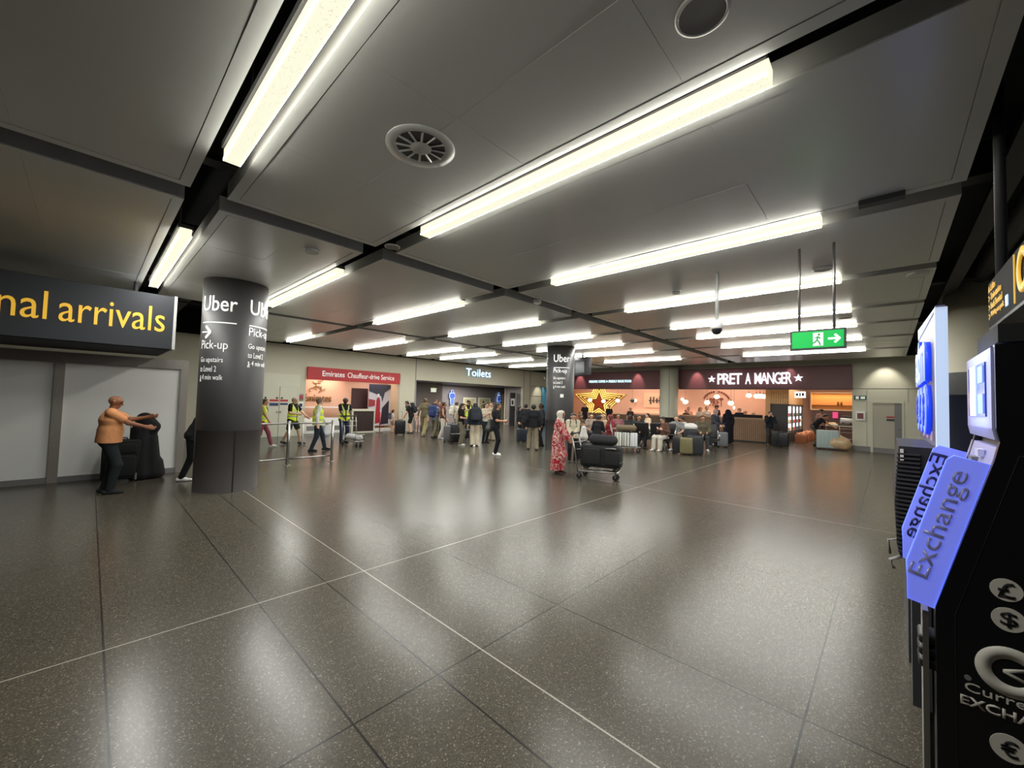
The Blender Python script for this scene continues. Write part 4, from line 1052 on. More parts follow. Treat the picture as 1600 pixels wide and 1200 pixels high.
def ik(a, t, l1, l2, pole):
    d = t - a; L = np.linalg.norm(d); L2 = min(max(L, abs(l1 - l2) + .02), l1 + l2 - .004)
    d = nrm(d); t = a + d * L2
    x = (l1 * l1 - l2 * l2 + L2 * L2) / (2 * L2); h = math.sqrt(max(l1 * l1 - x * x, 0))
    p = pole - d * (pole @ d)
    return a + d * x + nrm(p) * h, t
LAT = V(0, 1, 0)
SKIN = dict(l=(222, 178, 150), m=(190, 140, 108), b=(150, 102, 74), d=(98, 66, 50))
POSES = dict(
    stand=dict(f=((.0, .1), (.02, -.1)), h=((.04, .25, .82), (.04, -.25, .82))),
    walk=dict(f=((.3, .08), (-.28, -.08, .04)), h=((-.16, .26, .86), (.24, -.24, .9))),
    phone=dict(f=((.0, .1), (.03, -.1)), h=((.05, .25, .84), (.27, -.09, 1.12)), head=(0, 18)),
    both=dict(f=((.0, .1), (.03, -.1)), h=((.27, .08, 1.1), (.27, -.08, 1.1)), head=(0, 22)),
    sit=dict(pel=(0, 0, .56), f=((.43, .13), (.47, -.12)), h=((.3, .15, .68), (.32, -.12, .68)), lean=4),
    sitphone=dict(pel=(0, 0, .56), f=((.43, .13), (.47, -.12)), h=((.28, .12, .82), (.3, -.08, .84)), lean=8, head=(0, 28)),
    back=dict(f=((.02, .1), (-.02, -.1)), h=((.1, .26, .86), (.1, -.26, .86))),
    bend=dict(f=((-.05, .1), (.05, -.1)), h=((.66, .12, .9), (.7, -.12, .88)), lean=42, pel=(-.12, 0, .93), head=(0, 20)),
)
def person(label, pos, ht, rel, pose='stand', top=('tee', (40, 40, 42)), bot=('trousers', (40, 42, 48)), hair=('short', (30, 24, 22)), skin='m', shoes=(60, 60, 62), vox=.0125, group=None, fat=1., hs=1., vest=None, yaw=None, **kw):
    P_ = dict(POSES[pose]); P_.update(kw)
    s = ht / 1.75
    if yaw is None: yaw = math.degrees(math.atan2(pos[1], pos[0])) + 180 + rel
    t = thing('person', label, 'person', (pos[0], pos[1], 0), R(yaw), group)
    sk = skinm(SKIN[skin])
    S_ = lambda a: np.array(a, float) * s
    pel = S_(P_.get('pel', (0, 0, .955))); ln = R(P_.get('lean', 2))
    ud = V(math.sin(ln), 0, math.cos(ln)); fd = V(math.cos(ln), 0, -math.sin(ln))
    waist, chest, sh = pel + ud * .15 * s, pel + ud * .34 * s, pel + ud * .475 * s
    nk = pel + ud * .53 * s
    hy, hp = [R(a) for a in P_.get('head', (0, 4))]; hp = hp + ln * .5
    hf = V(math.cos(hy) * math.cos(hp), math.sin(hy) * math.cos(hp), -math.sin(hp)); hl = nrm(np.cross(V(0, 0, 1), hf)); hu = np.cross(hf, hl)
    q = s * hs * 1.02
    hc = nk + nrm(ud * .8 + hu * .4) * .124 * q + hf * .022 * q
    G_ = {}
    w_ = fat
    G_['torso'] = [(pel - LAT * .035 * s - V(0, 0, .02) * s, pel + LAT * .035 * s - V(0, 0, .02) * s, .105 * s * w_, .105 * s * w_, (LAT, 1.3)),
                   (pel, waist + fd * .012 * s * (w_ - 1) * 8, .112 * s * w_, .1 * s * w_ ** 1.6, (LAT, 1.26)), (waist + fd * .012 * s * (w_ - 1) * 8, chest, .1 * s * w_ ** 1.6, .112 * s * w_, (LAT, 1.32)), (chest, sh - ud * .02 * s, .112 * s * w_, .08 * s, (LAT, 1.45)),
                   (sh + LAT * .135 * s - ud * .005, sh - LAT * .135 * s - ud * .005, .058 * s, .058 * s, None)]
    G_['neck'] = [(sh + ud * .01, hc - hu * .03 * q, .056 * s, .05 * q, None)]
    G_['head'] = [(hc + hu * .022 * q - hf * .018 * q, hc + hu * .026 * q + hf * .018 * q, .08 * q, .078 * q, None), (hc + hf * .03 * q - hu * .02 * q, hc + hf * .047 * q - hu * .078 * q, .056 * q, .034 * q, None)]
    G_['face'] = [(hc + hf * .09 * q + hu * .006 * q, hc + hf * .106 * q - hu * .026 * q, .008 * q, .0135 * q, None), (hc + hf * .086 * q - hu * .056 * q - hl * .016 * q, hc + hf * .086 * q - hu * .056 * q + hl * .016 * q, .009 * q, .009 * q, None),
                  (hc + hf * .084 * q + hu * .03 * q - hl * .03 * q, hc + hf * .084 * q + hu * .03 * q + hl * .03 * q, .01 * q, .01 * q, None)]
    for a in (1, -1): G_['face'].append((hc + hl * a * .079 * q + hu * .012 * q, hc + hl * a * .082 * q - hu * .022 * q, .017 * q, .012 * q, (hf, 1.3)))
    arms = []; legs = []; feet = []; wrists = []
    for i, a in enumerate((1, -1)):
        s0 = sh + LAT * a * .165 * s * (1 + (w_ - 1) * .4) - ud * .015 * s
        tgt = S_(P_['h'][i]); 
        pole = S_(P_['pole'][i]) if 'pole' in P_ else V(-.6, a * .55, -.6)
        el, wr = ik(s0, tgt, .285 * s, .25 * s, pole)
        up = (s0, el, .05 * s * w_ ** .5, .04 * s); fo = (el, wr, .041 * s * w_ ** .4, .027 * s)
        arms.append((up, fo)); wrists.append(wr)
        hd = nrm(wr - el); hd = nrm(hd + V(*P_.get('hd', (0, 0, 0)))); th = nrm(V(.7, -.5 * a, .5) - hd * (V(.7, -.5 * a, .5) @ hd)); pn = np.cross(hd, th) * a
        pm = wr + hd * .085 * s
        hand = [(wr, pm, .026 * s, .029 * s, (th, 1.45))]
        cu = P_.get('curl', .45)
        for j in range(4):
            b0 = pm + th * (.028 - .019 * j) * s; L = (.062, .07, .065, .052)[j] * s
            b1 = b0 + nrm(hd - pn * cu * .6) * L * .55; b2 = b1 + nrm(hd * (1 - cu) - pn * cu * 1.6) * L * .6
            hand += [(b0, b1, .0095 * s, .0085 * s, None), (b1, b2, .0085 * s, .0068 * s, None)]
        t0 = wr + hd * .028 * s + th * .024 * s; t1 = t0 + nrm(th * .75 + hd * .7) * .04 * s
        hand += [(t0, t1, .0125 * s, .0105 * s, None), (t1, t1 + nrm(hd + th * .15) * .032 * s, .0105 * s, .008 * s, None)]
        G_['arm%d' % i] = [(*up, None), (*fo, None)]; G_['hand%d' % i] = hand
        ft = P_['f'][i]; fz = ft[2] if len(ft) > 2 else 0
        an = V(ft[0] * s, ft[1] * s, (fz + .085) * s)
        hip = pel + LAT * a * .088 * s * (w_ ** .4) - V(0, 0, .045) * s
        kn, an = ik(hip, an, .425 * s, .425 * s, V(1, a * .12, .1))
        lf = w_ ** .5
        G_['leg%d' % i] = [(hip, kn, .082 * s * lf, .055 * s * lf, None), (kn, an, .053 * s, .037 * s, None), (kn + (an - kn) * .18 - V(.018, 0, 0) * s, kn + (an - kn) * .5 - V(.01, 0, 0) * s, .045 * s, .038 * s, None)]
        legs.append((hip, kn, an))
        ty = R(P_.get('toe', 8)) * a; fdv = V(math.cos(ty), math.sin(ty), -.12 if fz > .01 else 0); bz = an - V(0, 0, .05) * s
        feet.append([(bz - fdv * .05 * s, bz + fdv * .06 * s, .036 * s, .038 * s, None), (bz + fdv * .06 * s - V(0, 0, .006) * s, bz + fdv * .155 * s - V(0, 0, .014) * s, .036 * s, .024 * s, None)])
        G_['foot%d' % i] = feet[-1] + [(an, bz, .036 * s, .036 * s, None)]
    allp = [p for g in G_.values() for p in g]
    eyes = [hc + hf * .084 * q + hl * a * .03 * q + hu * .01 * q for a in (1, -1)]
    lips = hc + hf * .094 * q - hu * .056 * q; brow = [hc + hf * .09 * q + hl * a * .032 * q + hu * .031 * q for a in (1, -1)]
    def face_mi(c):
        mi = np.zeros(len(c), int)
        for e in eyes: mi[np.linalg.norm(c - e, axis=1) < max(.013 * q, vox * .75)] = 1
        d = c - lips; mi[(np.abs(d @ hl) < .022 * q) & (np.abs(d @ hu) < max(.007 * q, vox * .5)) & (np.abs(d @ hf) < .03)] = 2
        for e in brow:
            d = c - e; mi[(np.abs(d @ hl) < .017 * q) & (np.abs(d @ hu) < max(.005 * q, vox * .45)) & (np.abs(d @ hf) < .03)] = 1
        return mi
    lc = SKIN[skin]; lipm = mat('lip_' + skin, (int(lc[0] * .82), int(lc[1] * .62), int(lc[2] * .62)), .5)
    b = soft('body', allp, vox, [sk, mat('eye_dark', (36, 28, 26), .3), lipm], t, k=.016 * s, holes=[(e + hf * .012 * q, .011 * q) for e in eyes] if vox < .009 else [], mi=face_mi)
    inf = lambda ps, d: [(p[0], p[1], p[2] + d, p[3] + d, p[4]) for p in ps]
    # ---- lower clothes
    bk, bc = bot[0], bot[1]
    bm_ = bc if isinstance(bc, bpy.types.Material) else cloth(bc)
    if bk in ('trousers', 'shorts', 'wide'):
        ps = inf(G_['torso'][:1], .01 * s) + [(pel, waist - ud * .06 * s, .118 * s * w_, .108 * s * w_, (LAT, 1.26))]
        for i in (0, 1):
            hip, kn, an = legs[i]; lf = w_ ** .5
            if bk == 'shorts': ps.append((hip, kn + (hip - kn) * .22, .1 * s * lf, .088 * s * lf, None))
            else:
                e = an + nrm(kn - an) * .0
                r1, r2 = (.07, .057) if bk == 'trousers' else (.095, .088)
                ps += [(hip, kn, .096 * s * lf, r1 * s * lf, None), (kn, e, r1 * s * lf, r2 * s, None)]
        soft('trousers' if bk != 'shorts' else 'shorts', ps, vox, bm_, t, k=.03 * s, cuts=[(V(0, 0, .045 * s), V(0, 0, 1))] if bk != 'shorts' and not P_.get('nocut') else [])
    elif bk in ('skirt', 'robe'):
        if 'sit' in pose:
            ps = inf(G_['torso'][:2], .012 * s)
            for i in (0, 1): hip, kn, an = legs[i]; ps += [(hip, kn, .115 * s, .1 * s, None), (kn, an, .1 * s, .12 * s, None)]
        else:
            zb = bot[2] if len(bot) > 2 else .1
            fx = (feet[0][0][0][0] + feet[1][0][0][0]) / 2
            ps = [(pel + ud * .04 * s, V(fx, 0, zb * s - .05 * s), .145 * s * w_, .185 * s, (LAT, 1.3)), (waist, pel, .115 * s * w_, .145 * s * w_, (LAT, 1.3))]
            for i in (0, 1): ps += [(legs[i][0], legs[i][1], .115 * s, .105 * s, None), (legs[i][1], V(legs[i][2][0], legs[i][2][1], zb * s - .02 * s), .1 * s, .11 * s, None)]
        soft('skirt', ps, vox, bm_, t, k=.05 * s, cuts=[(V(0, 0, (bot[2] if len(bot) > 2 else .06) * s), V(0, 0, 1))])
    # ---- upper clothes
    tk, tcol = top[0], top[1]
    tm = tcol if isinstance(tcol, bpy.types.Material) else cloth(tcol)
    hem = top[2] if len(top) > 2 else .1
    ps = inf(G_['torso'][1:], .016 * s)
    if hem > 0: ps.append((waist, pel - V(0, 0, (hem + .1) * s) if 'sit' not in pose else pel, .12 * s * w_ ** 1.4, .148 * s * w_, (LAT, 1.34)))
    sl = {'tee': .62, 'tank': 0, 'long': 2, 'jacket': 2}[tk]
    for i in (0, 1):
        up, fo = arms[i]; d = .018 * s if tk != 'jacket' else .03 * s
        if sl == 2: ps += [(up[0], up[1], up[2] + d, up[3] + d, None), (fo[0], fo[1] - nrm(fo[1] - fo[0]) * .015 * s, fo[2] + d, fo[3] + d * .9, None)]
        elif sl: ps.append((up[0], up[0] + (up[1] - up[0]) * sl, up[2] + d, (up[2] + (up[3] - up[2]) * sl) + d * 1.3, None))
    if tk == 'jacket': ps = inf(ps, .008 * s)
    cut = [(nk + ud * .016 * s, -(ud + fd * .3))]
    if 'sit' not in pose and bk != 'robe': cut.append((pel - V(0, 0, hem * s), ud * .6 + V(0, 0, .4)))
    soft('jacket' if tk == 'jacket' else 'shirt', ps, vox, tm, t, cuts=cut, k=.025 * s)
    if vest:
        ps = inf(G_['torso'][1:4], .03 * s) + [(sh + LAT * .1 * s - ud * .005, sh - LAT * .1 * s - ud * .005, .086 * s, .086 * s, None), (waist, pel - V(0, 0, .2 * s), .138 * s * w_ ** 1.4, .14 * s * w_, (LAT, 1.27))]
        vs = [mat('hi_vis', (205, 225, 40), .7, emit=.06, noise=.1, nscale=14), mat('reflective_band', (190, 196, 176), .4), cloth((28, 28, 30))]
        def vmi(c):
            z = (c - pel) @ ud / s; y = np.abs(c[:, 1]) / s
            m = np.zeros(len(c), int); m[((z > .045) & (z < .095)) | ((z > .2) & (z < .25))] = 1
            m[(y > .075) & (y < .115) & (z > .25)] = 1
            m[(y < .022) & (c[:, 0] > waist[0])] = 2
            m[(y < .12 - (.5 - z) * .35) & (z > .3) & ((c - chest) @ fd > 0)] = 2
            return m
        soft('vest', ps, vox, vs, t, cuts=[(nk + ud * .01 * s, -(ud + fd * .5)), (pel - V(0, 0, .11 * s), V(0, 0, 1))], k=.02 * s, mi=vmi)
    # ---- shoes
    if shoes:
        for i in (0, 1):
            ps = inf(feet[i], .009 * s); z0 = feet[i][0][0][2] - .045 * s
            zt = legs[i][2][2] - .005 * s
            soft('shoe', ps, vox * .8, cloth(shoes) if not (isinstance(shoes, tuple) and sum(shoes) > 560) else mat('white_shoe', (225, 225, 220), .6), t, cuts=[(V(0, 0, max(.002, z0 - .03 * s)), V(0, 0, 1))], k=.02 * s)
    # ---- hair and head wear
    hk, hcol = hair[0], hair[1]
    if hk != 'bald':
        hm = hcol if isinstance(hcol, bpy.types.Material) else (mat('hair_%d_%d_%d' % tuple(hcol), hcol, .65, noise=.4, nscale=50, bump=.6) if hk not in ('hijab', 'hood') else cloth(hcol))
        cap = inf(G_['head'][:1], .016 * q) + [(hc - hf * .05 * q, hc - hf * .045 * q - hu * .055 * q, .062 * q, .045 * q, (hl, 1.15))]
        cp = [(hc + hu * .0 * q - hf * .0 * q, nrm(hu * .75 - hf * .66))]
        if hk == 'short': soft('hair', cap, vox * .8, hm, t, cuts=[(hc + hf * .012 * q + hu * .012 * q, nrm(hu * .6 - hf * .8)), (hc - hu * .085 * q, hu)])
        elif hk == 'cap':
            soft('hair', cap, vox * .8, cloth(hcol), t, cuts=[(hc + hu * .03 * q, nrm(hu - hf * .25))])
            soft('cap_peak', [(hc + hf * .085 * q + hu * .045 * q - hl * .04 * q, hc + hf * .085 * q + hu * .045 * q + hl * .04 * q, .03 * q, .03 * q, (hf, 1.8))], vox * .7, cloth(hcol), t, cuts=[(hc + hu * .035 * q, hu), (hc + hu * .055 * q, -hu)])
        elif hk in ('long', 'bun', 'tail'):
            o = soft('hair', cap, vox * .8, hm, t, cuts=[(hc + hf * .012 * q + hu * .012 * q, nrm(hu * .6 - hf * .8))])
            if hk == 'long': soft('hair_length', [(hc - hf * .05 * q + hu * .03 * q, sh - fd * .085 * s - ud * .02 * s, .078 * q, .075 * q, (LAT, 1.25)), (sh - fd * .085 * s - ud * .02 * s, chest - fd * .12 * s - ud * .02 * s, .072 * q, .035 * q, (LAT, 1.35))], vox, hm, t, cuts=[(hc - hf * .02 * q, -hf)] , k=.03)
            elif hk == 'bun': soft('hair_bun', [(hc - hf * .09 * q + hu * .06 * q, hc - hf * .1 * q + hu * .065 * q, .042 * q, .04 * q, None)], vox * .7, hm, t)
            else: soft('hair_tail', [(hc - hf * .1 * q + hu * .04 * q, hc - hf * .13 * q - hu * .08 * q, .03 * q, .03 * q, None), (hc - hf * .13 * q - hu * .08 * q, hc - hf * .12 * q - hu * .2 * q, .03 * q, .012 * q, None)], vox * .8, hm, t)
        elif hk in ('hijab', 'hood'):
            ps = inf(G_['head'][:1], .02 * q) + [(hc - hu * .02 * q, hc - hf * .005 * q - hu * .09 * q, .085 * q, .08 * q, None), (hc - hu * .07 * q - hf * .01 * q, sh, .08 * q, .11 * s, (LAT, 1.15))]
            if hk == 'hood': ps += [(hc - hu * .02 * q - hf * .02 * q, chest - fd * .01, .11 * q, .17 * s, (LAT, 1.3))]
            soft('headscarf', ps, vox, hm, t, k=.03, holes=[(hc + hf * .1 * q + hu * .0 * q, .068 * q), (hc + hf * .105 * q - hu * .06 * q, .066 * q)])
    return t, dict(wr=wrists, hc=hc, sh=sh, chest=chest, pel=pel, s=s, yaw=R(yaw), ud=ud)
def wpt(info, t, p):
    c, s_ = math.cos(info['yaw']), math.sin(info['yaw'])
    return Vector((t.location.x + p[0] * c - p[1] * s_, t.location.y + p[0] * s_ + p[1] * c, p[2]))
# ------------------------------------------------------------------ luggage, trolleys, seats
def yaw_v(pos, rel): return R(math.degrees(math.atan2(pos[1], pos[0])) + 180 + rel)
def suitcase(label, pos, rel=0, sz=(.42, .26, .62), col=(28, 28, 30), hard=True, handle=True, group=None, z=0, name='suitcase', tilt=None, wheels=True, yaw=None):
    """front faces local +x"""
    t = thing(name, label, 'suitcase', (pos[0], pos[1], z), yaw_v(pos, rel) if yaw is None else R(yaw), group)
    w_, d_, h_ = sz; wz = .05 if wheels else 0
    m = mat('case_%d_%d_%d_%d' % (*col, hard), col, .35 if hard else .85, noise=0 if hard else .2, nscale=40)
    MB().rbox((0, 0, wz + h_ / 2), (d_, w_, h_), .05 if hard else .035, 0, 4).build('shell', m, t)
    if hard:
        for k in range(5):
            MB().rbox((d_ / 2 + .002, (k - 2) * w_ * .17, wz + h_ / 2), (.014, w_ * .06, h_ * .8), .006, 0, 2).build('rib', m, t)
    else:
        MB().rbox((d_ / 2 + .005, 0, wz + h_ * .33), (.04, w_ * .82, h_ * .5), .018, 0, 3).build('front_pocket', m, t)
        MB().rbox((d_ / 2 + .003, 0, wz + h_ * .78), (.03, w_ * .8, h_ * .24), .014, 0, 3).build('upper_pocket', m, t)
        MB().tube([(d_ / 2 + .03, -w_ * .36, wz + h_ * .6), (d_ / 2 + .03, w_ * .36, wz + h_ * .6)], .004, 6).build('zip', M_dgrey, t)
    MB().tube([(0, -.07, wz + h_), (0, -.06, wz + h_ + .03), (0, .06, wz + h_ + .03), (0, .07, wz + h_)], .011, 8).build('carry_handle', M_black, t)
    if handle:
        H_ = wz + h_ + .38
        MB().tube([(-d_ * .3, -.1, wz + h_ * .9), (-d_ * .3, -.1, H_), (-d_ * .3, .1, H_), (-d_ * .3, .1, wz + h_ * .9)], .01, 8).build('pull_handle', M_dgrey, t)
    if wheels:
        for a in (-1, 1):
            for b in (-1, 1):
                MB().cyl((a * d_ * .36 - .015, b * w_ * .38, .025), (a * d_ * .36 + .015, b * w_ * .38, .025), .025, n=12).bb((a * d_ * .36 - .015, b * w_ * .38 - .01, .025), (a * d_ * .36 + .015, b * w_ * .38 + .01, wz + .02)).build('wheel', M_black, t)
    return t
def backpack(label, info, t, col=(28, 30, 36), scale=1., front=False, group=None, sx=1.):
    """worn on the back of a person"""
    ud, s = info['ud'], info['s']; a = -1 if not front else 1
    fd = V(ud[2], 0, -ud[0])
    c = info['chest'] - ud * .02 * s + fd * a * .235 * s
    p = wpt(info, t, c)
    b = thing('backpack', label, 'backpack', p, info['yaw'] + (0 if a == -1 else PI), group)
    m = mat('pack_%d_%d_%d' % tuple(col), col, .8, noise=.15, nscale=30)
    k = s * scale; q = k * sx
    rot = Matrix.Rotation(math.atan2(ud[0], ud[2]), 3, 'Y')
    MB().rbox((0, 0, 0), (.17 * k, .32 * q, .5 * k), .07 * k, 0, 4, rot).build('main_bag', m, b)
    MB().rbox(rot @ Vector((-.095 * k, 0, -.09 * k)), (.08 * k, .25 * q, .24 * k), .035 * k, 0, 3, rot).build('front_pocket', m, b)
    MB().tube([rot @ Vector((.06 * k, -.04 * k, .25 * k)), rot @ Vector((.05 * k, -.03 * k, .29 * k)), rot @ Vector((.05 * k, .03 * k, .29 * k)), rot @ Vector((.06 * k, .04 * k, .25 * k))], .009 * k, 6).build('grab_loop', M_black, b)
    for y in (-.11, .11):
        MB().tube([rot @ Vector(v) * 1 for v in ((.07 * k, y * k, .2 * k), (.16 * k, y * k, .27 * k), (.27 * s, y * k, .26 * k), (.375 * s, y * k, .15 * k), (.37 * s, y * 1.25 * k, -.02 * k), (.25 * s, y * 1.6 * k, -.15 * k), (.08 * k, y * k, -.2 * k))], .016 * k, 6).build('shoulder_strap', m, b)
    return b
def trolley(label, pos, yaw, group=None):
    """push bar at local -x, front at +x"""
    t = thing('luggage_trolley', label, 'luggage trolley', (pos[0], pos[1], 0), R(yaw), group)
    MB().tube([(-.42, -.24, .17), (.5, -.14, .19), (.5, .14, .19), (-.42, .24, .17)], .018, 8).build('base_frame', M_steel, t)
    for y in (-.12, 0, .12): MB().cyl((-.42, y, .175), (.49, y * .7, .19), .009, n=8).build('base_bar', M_steel, t)
    for y in (-.25, .25): MB().tube([(-.4, y, .16), (-.47, y, .6), (-.56, y, 1.0)], .017, 8).build('upright', M_steel, t)
    MB().cyl((-.56, -.3, 1.01), (-.56, .3, 1.01), .022, n=12).build('push_bar', M_black, t)
    MB().tube([(-.52, -.25, .82), (-.34, -.23, .84), (-.34, .23, .84), (-.52, .25, .82)], .01, 8).tube([(-.48, -.24, .66), (-.36, -.22, .67), (-.36, .22, .67), (-.48, .24, .66)], .008, 6).build('basket', M_steel, t)
    MB().tube([(.44, -.16, .19), (.53, -.15, .42), (.53, .15, .42), (.44, .16, .19)], .012, 8).build('front_guard', M_steel, t)
    for x, y in ((-.36, -.24), (-.36, .24), (.42, -.07), (.42, .07)):
        fk = MB().bb((x - .02, y - .026, .065), (x + .02, y - .02, .18)).bb((x - .02, y + .02, .065), (x + .02, y + .026, .18)).bb((x - .02, y - .026, .15), (x + .02, y + .026, .18)).build('fork', M_steel, t)
        MB().cyl((x, y - .018, .065), (x, y + .018, .065), .065, n=18).build('wheel', M_rubber, fk)
    return t
def bag(label, pos, z, yaw, sz, col, name='holdall', cat='bag', rough=.8, group=None):
    t = thing(name, label, cat, (pos[0], pos[1], z), R(yaw), group)
    m = mat('bag_%d_%d_%d' % tuple(col), col, rough, noise=.2, nscale=25, bump=.3)
    x, y, zz = sz[0] / 2, sz[1] / 2, sz[2]
    r = min(y, zz / 2) * .8
    soft('bag_body', [(V(-x + r, -y * .3, r), V(x - r, -y * .3, r), r, r, None), (V(-x + r, y * .3, r), V(x - r, y * .3, r), r, r, None), (V(-x + r, 0, zz - r), V(x - r, 0, zz - r), r, r * .9, None), (V(-x + r, 0, zz * .5), V(x - r, 0, zz * .5), r * 1.05, r, None)], .014, m, t, k=.05)
    MB().tube([(-.09, 0, zz - .02), (-.07, 0, zz + .06), (.07, 0, zz + .06), (.09, 0, zz - .02)], .01, 6).build('handle', M_black, t)
    return t
def carrier(label, pos, z, yaw, sz=(.3, .14, .36), col=(222, 222, 218), group=None):
    t = thing('carrier_bag', label, 'bag', (pos[0], pos[1], z), R(yaw), group)
    m = mat('carrier_%d_%d_%d' % tuple(col), col, .4, bump=.5, nscale=12)
    x, y, h_ = sz[0] / 2, sz[1] / 2, sz[2]
    ps = [(V(-x * .55, 0, y), V(x * .55, 0, y), y, y, None)]
    for q in (-.55, -.2, .2, .55): ps.append((V(x * q, 0, y), V(x * q * .7, 0, h_ * .84), y, y * .5, None))
    soft('sack', ps, .012, m, t, k=.06)
    MB().tube([(-.05, 0, h_ * .85), (-.035, 0, h_ * 1.12), (.035, 0, h_ * 1.12), (.05, 0, h_ * .85)], .007, 6).build('handle', m, t)
    return t
def phone(label, info, t, i=1):
    p = wpt(info, t, info['wr'][i] + V(.12, .0, .06) * info['s'])
    o = MB().rbox((0, 0, 0), (.01, .075, .15), .006, 0, 2, Matrix.Rotation(.6, 3, 'Y')).build('mobile_phone', M_black)
    o.location = p; o.rotation_euler = (0, 0, info['yaw'])
    tag(o, label, 'phone')
    MB().box((-.0065, 0, 0), (.002, .066, .135), 0, None).build('screen', mat('phone_screen', (200, 220, 235), .3, emit=.5), o).matrix_local = Matrix.Rotation(.6, 4, 'Y')
def bench(label, pos, yaw, n=3, group='rows of airport seats'):
    """seats look along local +x"""
    t = thing('seat_row', label, 'seat', (pos[0], pos[1], 0), R(yaw), group)
    W_ = .58
    MB().bb((-.04, -n * W_ / 2, .34), (.04, n * W_ / 2, .4)).build('beam', M_steel, t)
    for k in range(n):
        y = (k - (n - 1) / 2) * W_
        MB().rbox((.05, y, .43), (.48, W_ - .06, .06), .02, 0, 3).build('seat', M_black, t)
        MB().rbox((-.25, y, .74), (.05, W_ - .06, .58), .02, 0, 3, Matrix.Rotation(-.22, 3, 'Y')).build('backrest', M_black, t)
    for k in range(n + 1):
        y = (k - n / 2) * W_
        MB().tube([(-.3, y, .95), (-.2, y, .5), (-.12, y, .4)], .018, 8).tube([(-.22, y, .62), (.2, y, .64), (.24, y, .58), (.2, y, .4)], .018, 8).build('armrest', M_chrome, t)
    for y in (-n * W_ / 2 + .2, n * W_ / 2 - .2):
        MB().cyl((0, y, .03), (0, y, .36), .03, n=12).tube([(-.28, y, .02), (0, y, .05), (.28, y, .02)], .02, 8).build('leg', M_chrome, t)
    return t
def table(label, pos, r=.35, h_=.74, col=(190, 150, 112)):
    t = thing('cafe_table', label, 'table', (pos[0], pos[1], 0))
    MB().cyl((0, 0, h_ - .03), (0, 0, h_), r, n=32).build('top', mat('table_top_%d' % col[0], col, .4), t)
    MB().cyl((0, 0, .02), (0, 0, h_ - .03), .03, n=12).build('column', M_char, t)
    MB().cyl((0, 0, 0), (0, 0, .025), .22, .2, 24).build('foot', M_char, t)

# ------------------------------------------------------------------ people at the left
NAVY = (36, 40, 54); BLK = (26, 26, 28); GRP_Q = 'people waiting outside the toilets'
g = G(164, 771)
t, i_ = person('person in a bright orange T-shirt fixing black luggage by the white hoarding', g, 1.66, 96, 'stand', yaw=-3, top=('tee', (214, 148, 100), .06), bot=('trousers', (40, 44, 46)), hair=('bald', 0), skin='b', fat=1.24, shoes=(44, 46, 48), vox=.0075,
               h=((.5, .1, 1.33), (.47, -.1, 1.16)), f=((-.02, .12), (.05, -.1)), head=(-14, 14), pole=(V(-.3, .5, -.9), V(-.5, -.4, -.9)), hd=(.2, 0, 0), curl=.6)
c = G(222, 748)
M_coat = mat('black_coat', (16, 16, 18), .9, noise=.3, nscale=10, bump=.5)
t = thing('upright_holdall', 'tall upright black luggage draped with black coat before the orange shirt', 'luggage', (c.x, c.y, 0), R(-5))
soft('bag_body', [(V(-.06, -.06, .12), V(-.08, -.05, .95), .17, .13, (LAT, 1.1)), (V(.12, .0, .12), V(.08, 0, .8), .16, .12, None), (V(.2, .02, .1), V(.2, .02, .3), .14, .1, None)], .012, M_coat, t, k=.06, cuts=[(V(0, 0, .015), V(0, 0, 1))])
soft('draped_coat', [(V(-.08, -.08, .7), V(-.02, -.05, 1.17), .13, .12, None), (V(0, -.05, 1.15), V(.12, -.03, 1.02), .13, .11, None), (V(.1, -.03, .98), V(.13, -.03, .72), .09, .05, None), (V(-.12, -.12, .65), V(-.12, -.12, .35), .1, .07, None)], .012, M_coat, t, k=.05)
MB().box((-.09, -.245, .1), (.03, .01, .12)).build('luggage_tag', M_mgrey, t)
for x in (-.1, .18): MB().cyl((x, -.04, .025), (x, .04, .025), .025, n=12).build('wheel', M_rubber, t)
c = G(187, 752)
suitcase('large black soft suitcase standing behind the person in orange', c, 0, (.52, .3, .74), (24, 26, 27), hard=False, handle=True, yaw=-95)
person('person in dark clothes and white trainers half hidden behind near black pillar', DB(303, 10.1), 1.6, 88, 'walk', top=('jacket', (42, 43, 46)), bot=('trousers', BLK), hair=('short', (30, 26, 24)), skin='m', shoes=(235, 235, 232), f=((.2, .1), (-.13, -.1, .0)), h=((.4, .2, .8), (.4, -.2, .8)), lean=26)
g = G(408, 700)
person('person in yellow patterned hi-vis top and pink trousers beside the near pillar', g, 1.58, 85, 'walk', top=('tee', (200, 195, 80)), bot=('trousers', (150, 74, 88)), hair=('short', (70, 55, 40)), skin='m', shoes=(240, 240, 238), vest=1)
g = G(455, 694.5)
person('bald person in yellow hi-vis vest and black shorts walking with arm out', g, 1.66, 55, 'walk', top=('tee', BLK), bot=('shorts', (30, 30, 32)), hair=('short', (172, 150, 132)), skin='l', shoes=(60, 60, 64), vest=1, fat=1.12, vox=.009, h=((.42, .34, .92), (.3, -.16, 1.12)), head=(10, 22))
g = G(494, 705)
t, i_ = person('person in white long sleeves, hi-vis vest and navy trousers with plastic bag', g, 1.66, 95, 'walk', top=('long', (222, 220, 212)), bot=('trousers', (34, 38, 54)), hair=('short', (120, 96, 80)), skin='l', shoes=(28, 28, 30), vest=1, fat=1.1, vox=.009, head=(25, 5), f=((.26, .08), (-.16, -.08)), h=((.3, .27, .86), (-.02, -.28, .9)))
p = wpt(i_, t, i_['wr'][0] + V(.03, .02, -.46)); carrier('pale translucent plastic bag carried by person in white sleeves', p, p.z, 40, (.28, .16, .36), (196, 196, 200))
g = G(536, 692)
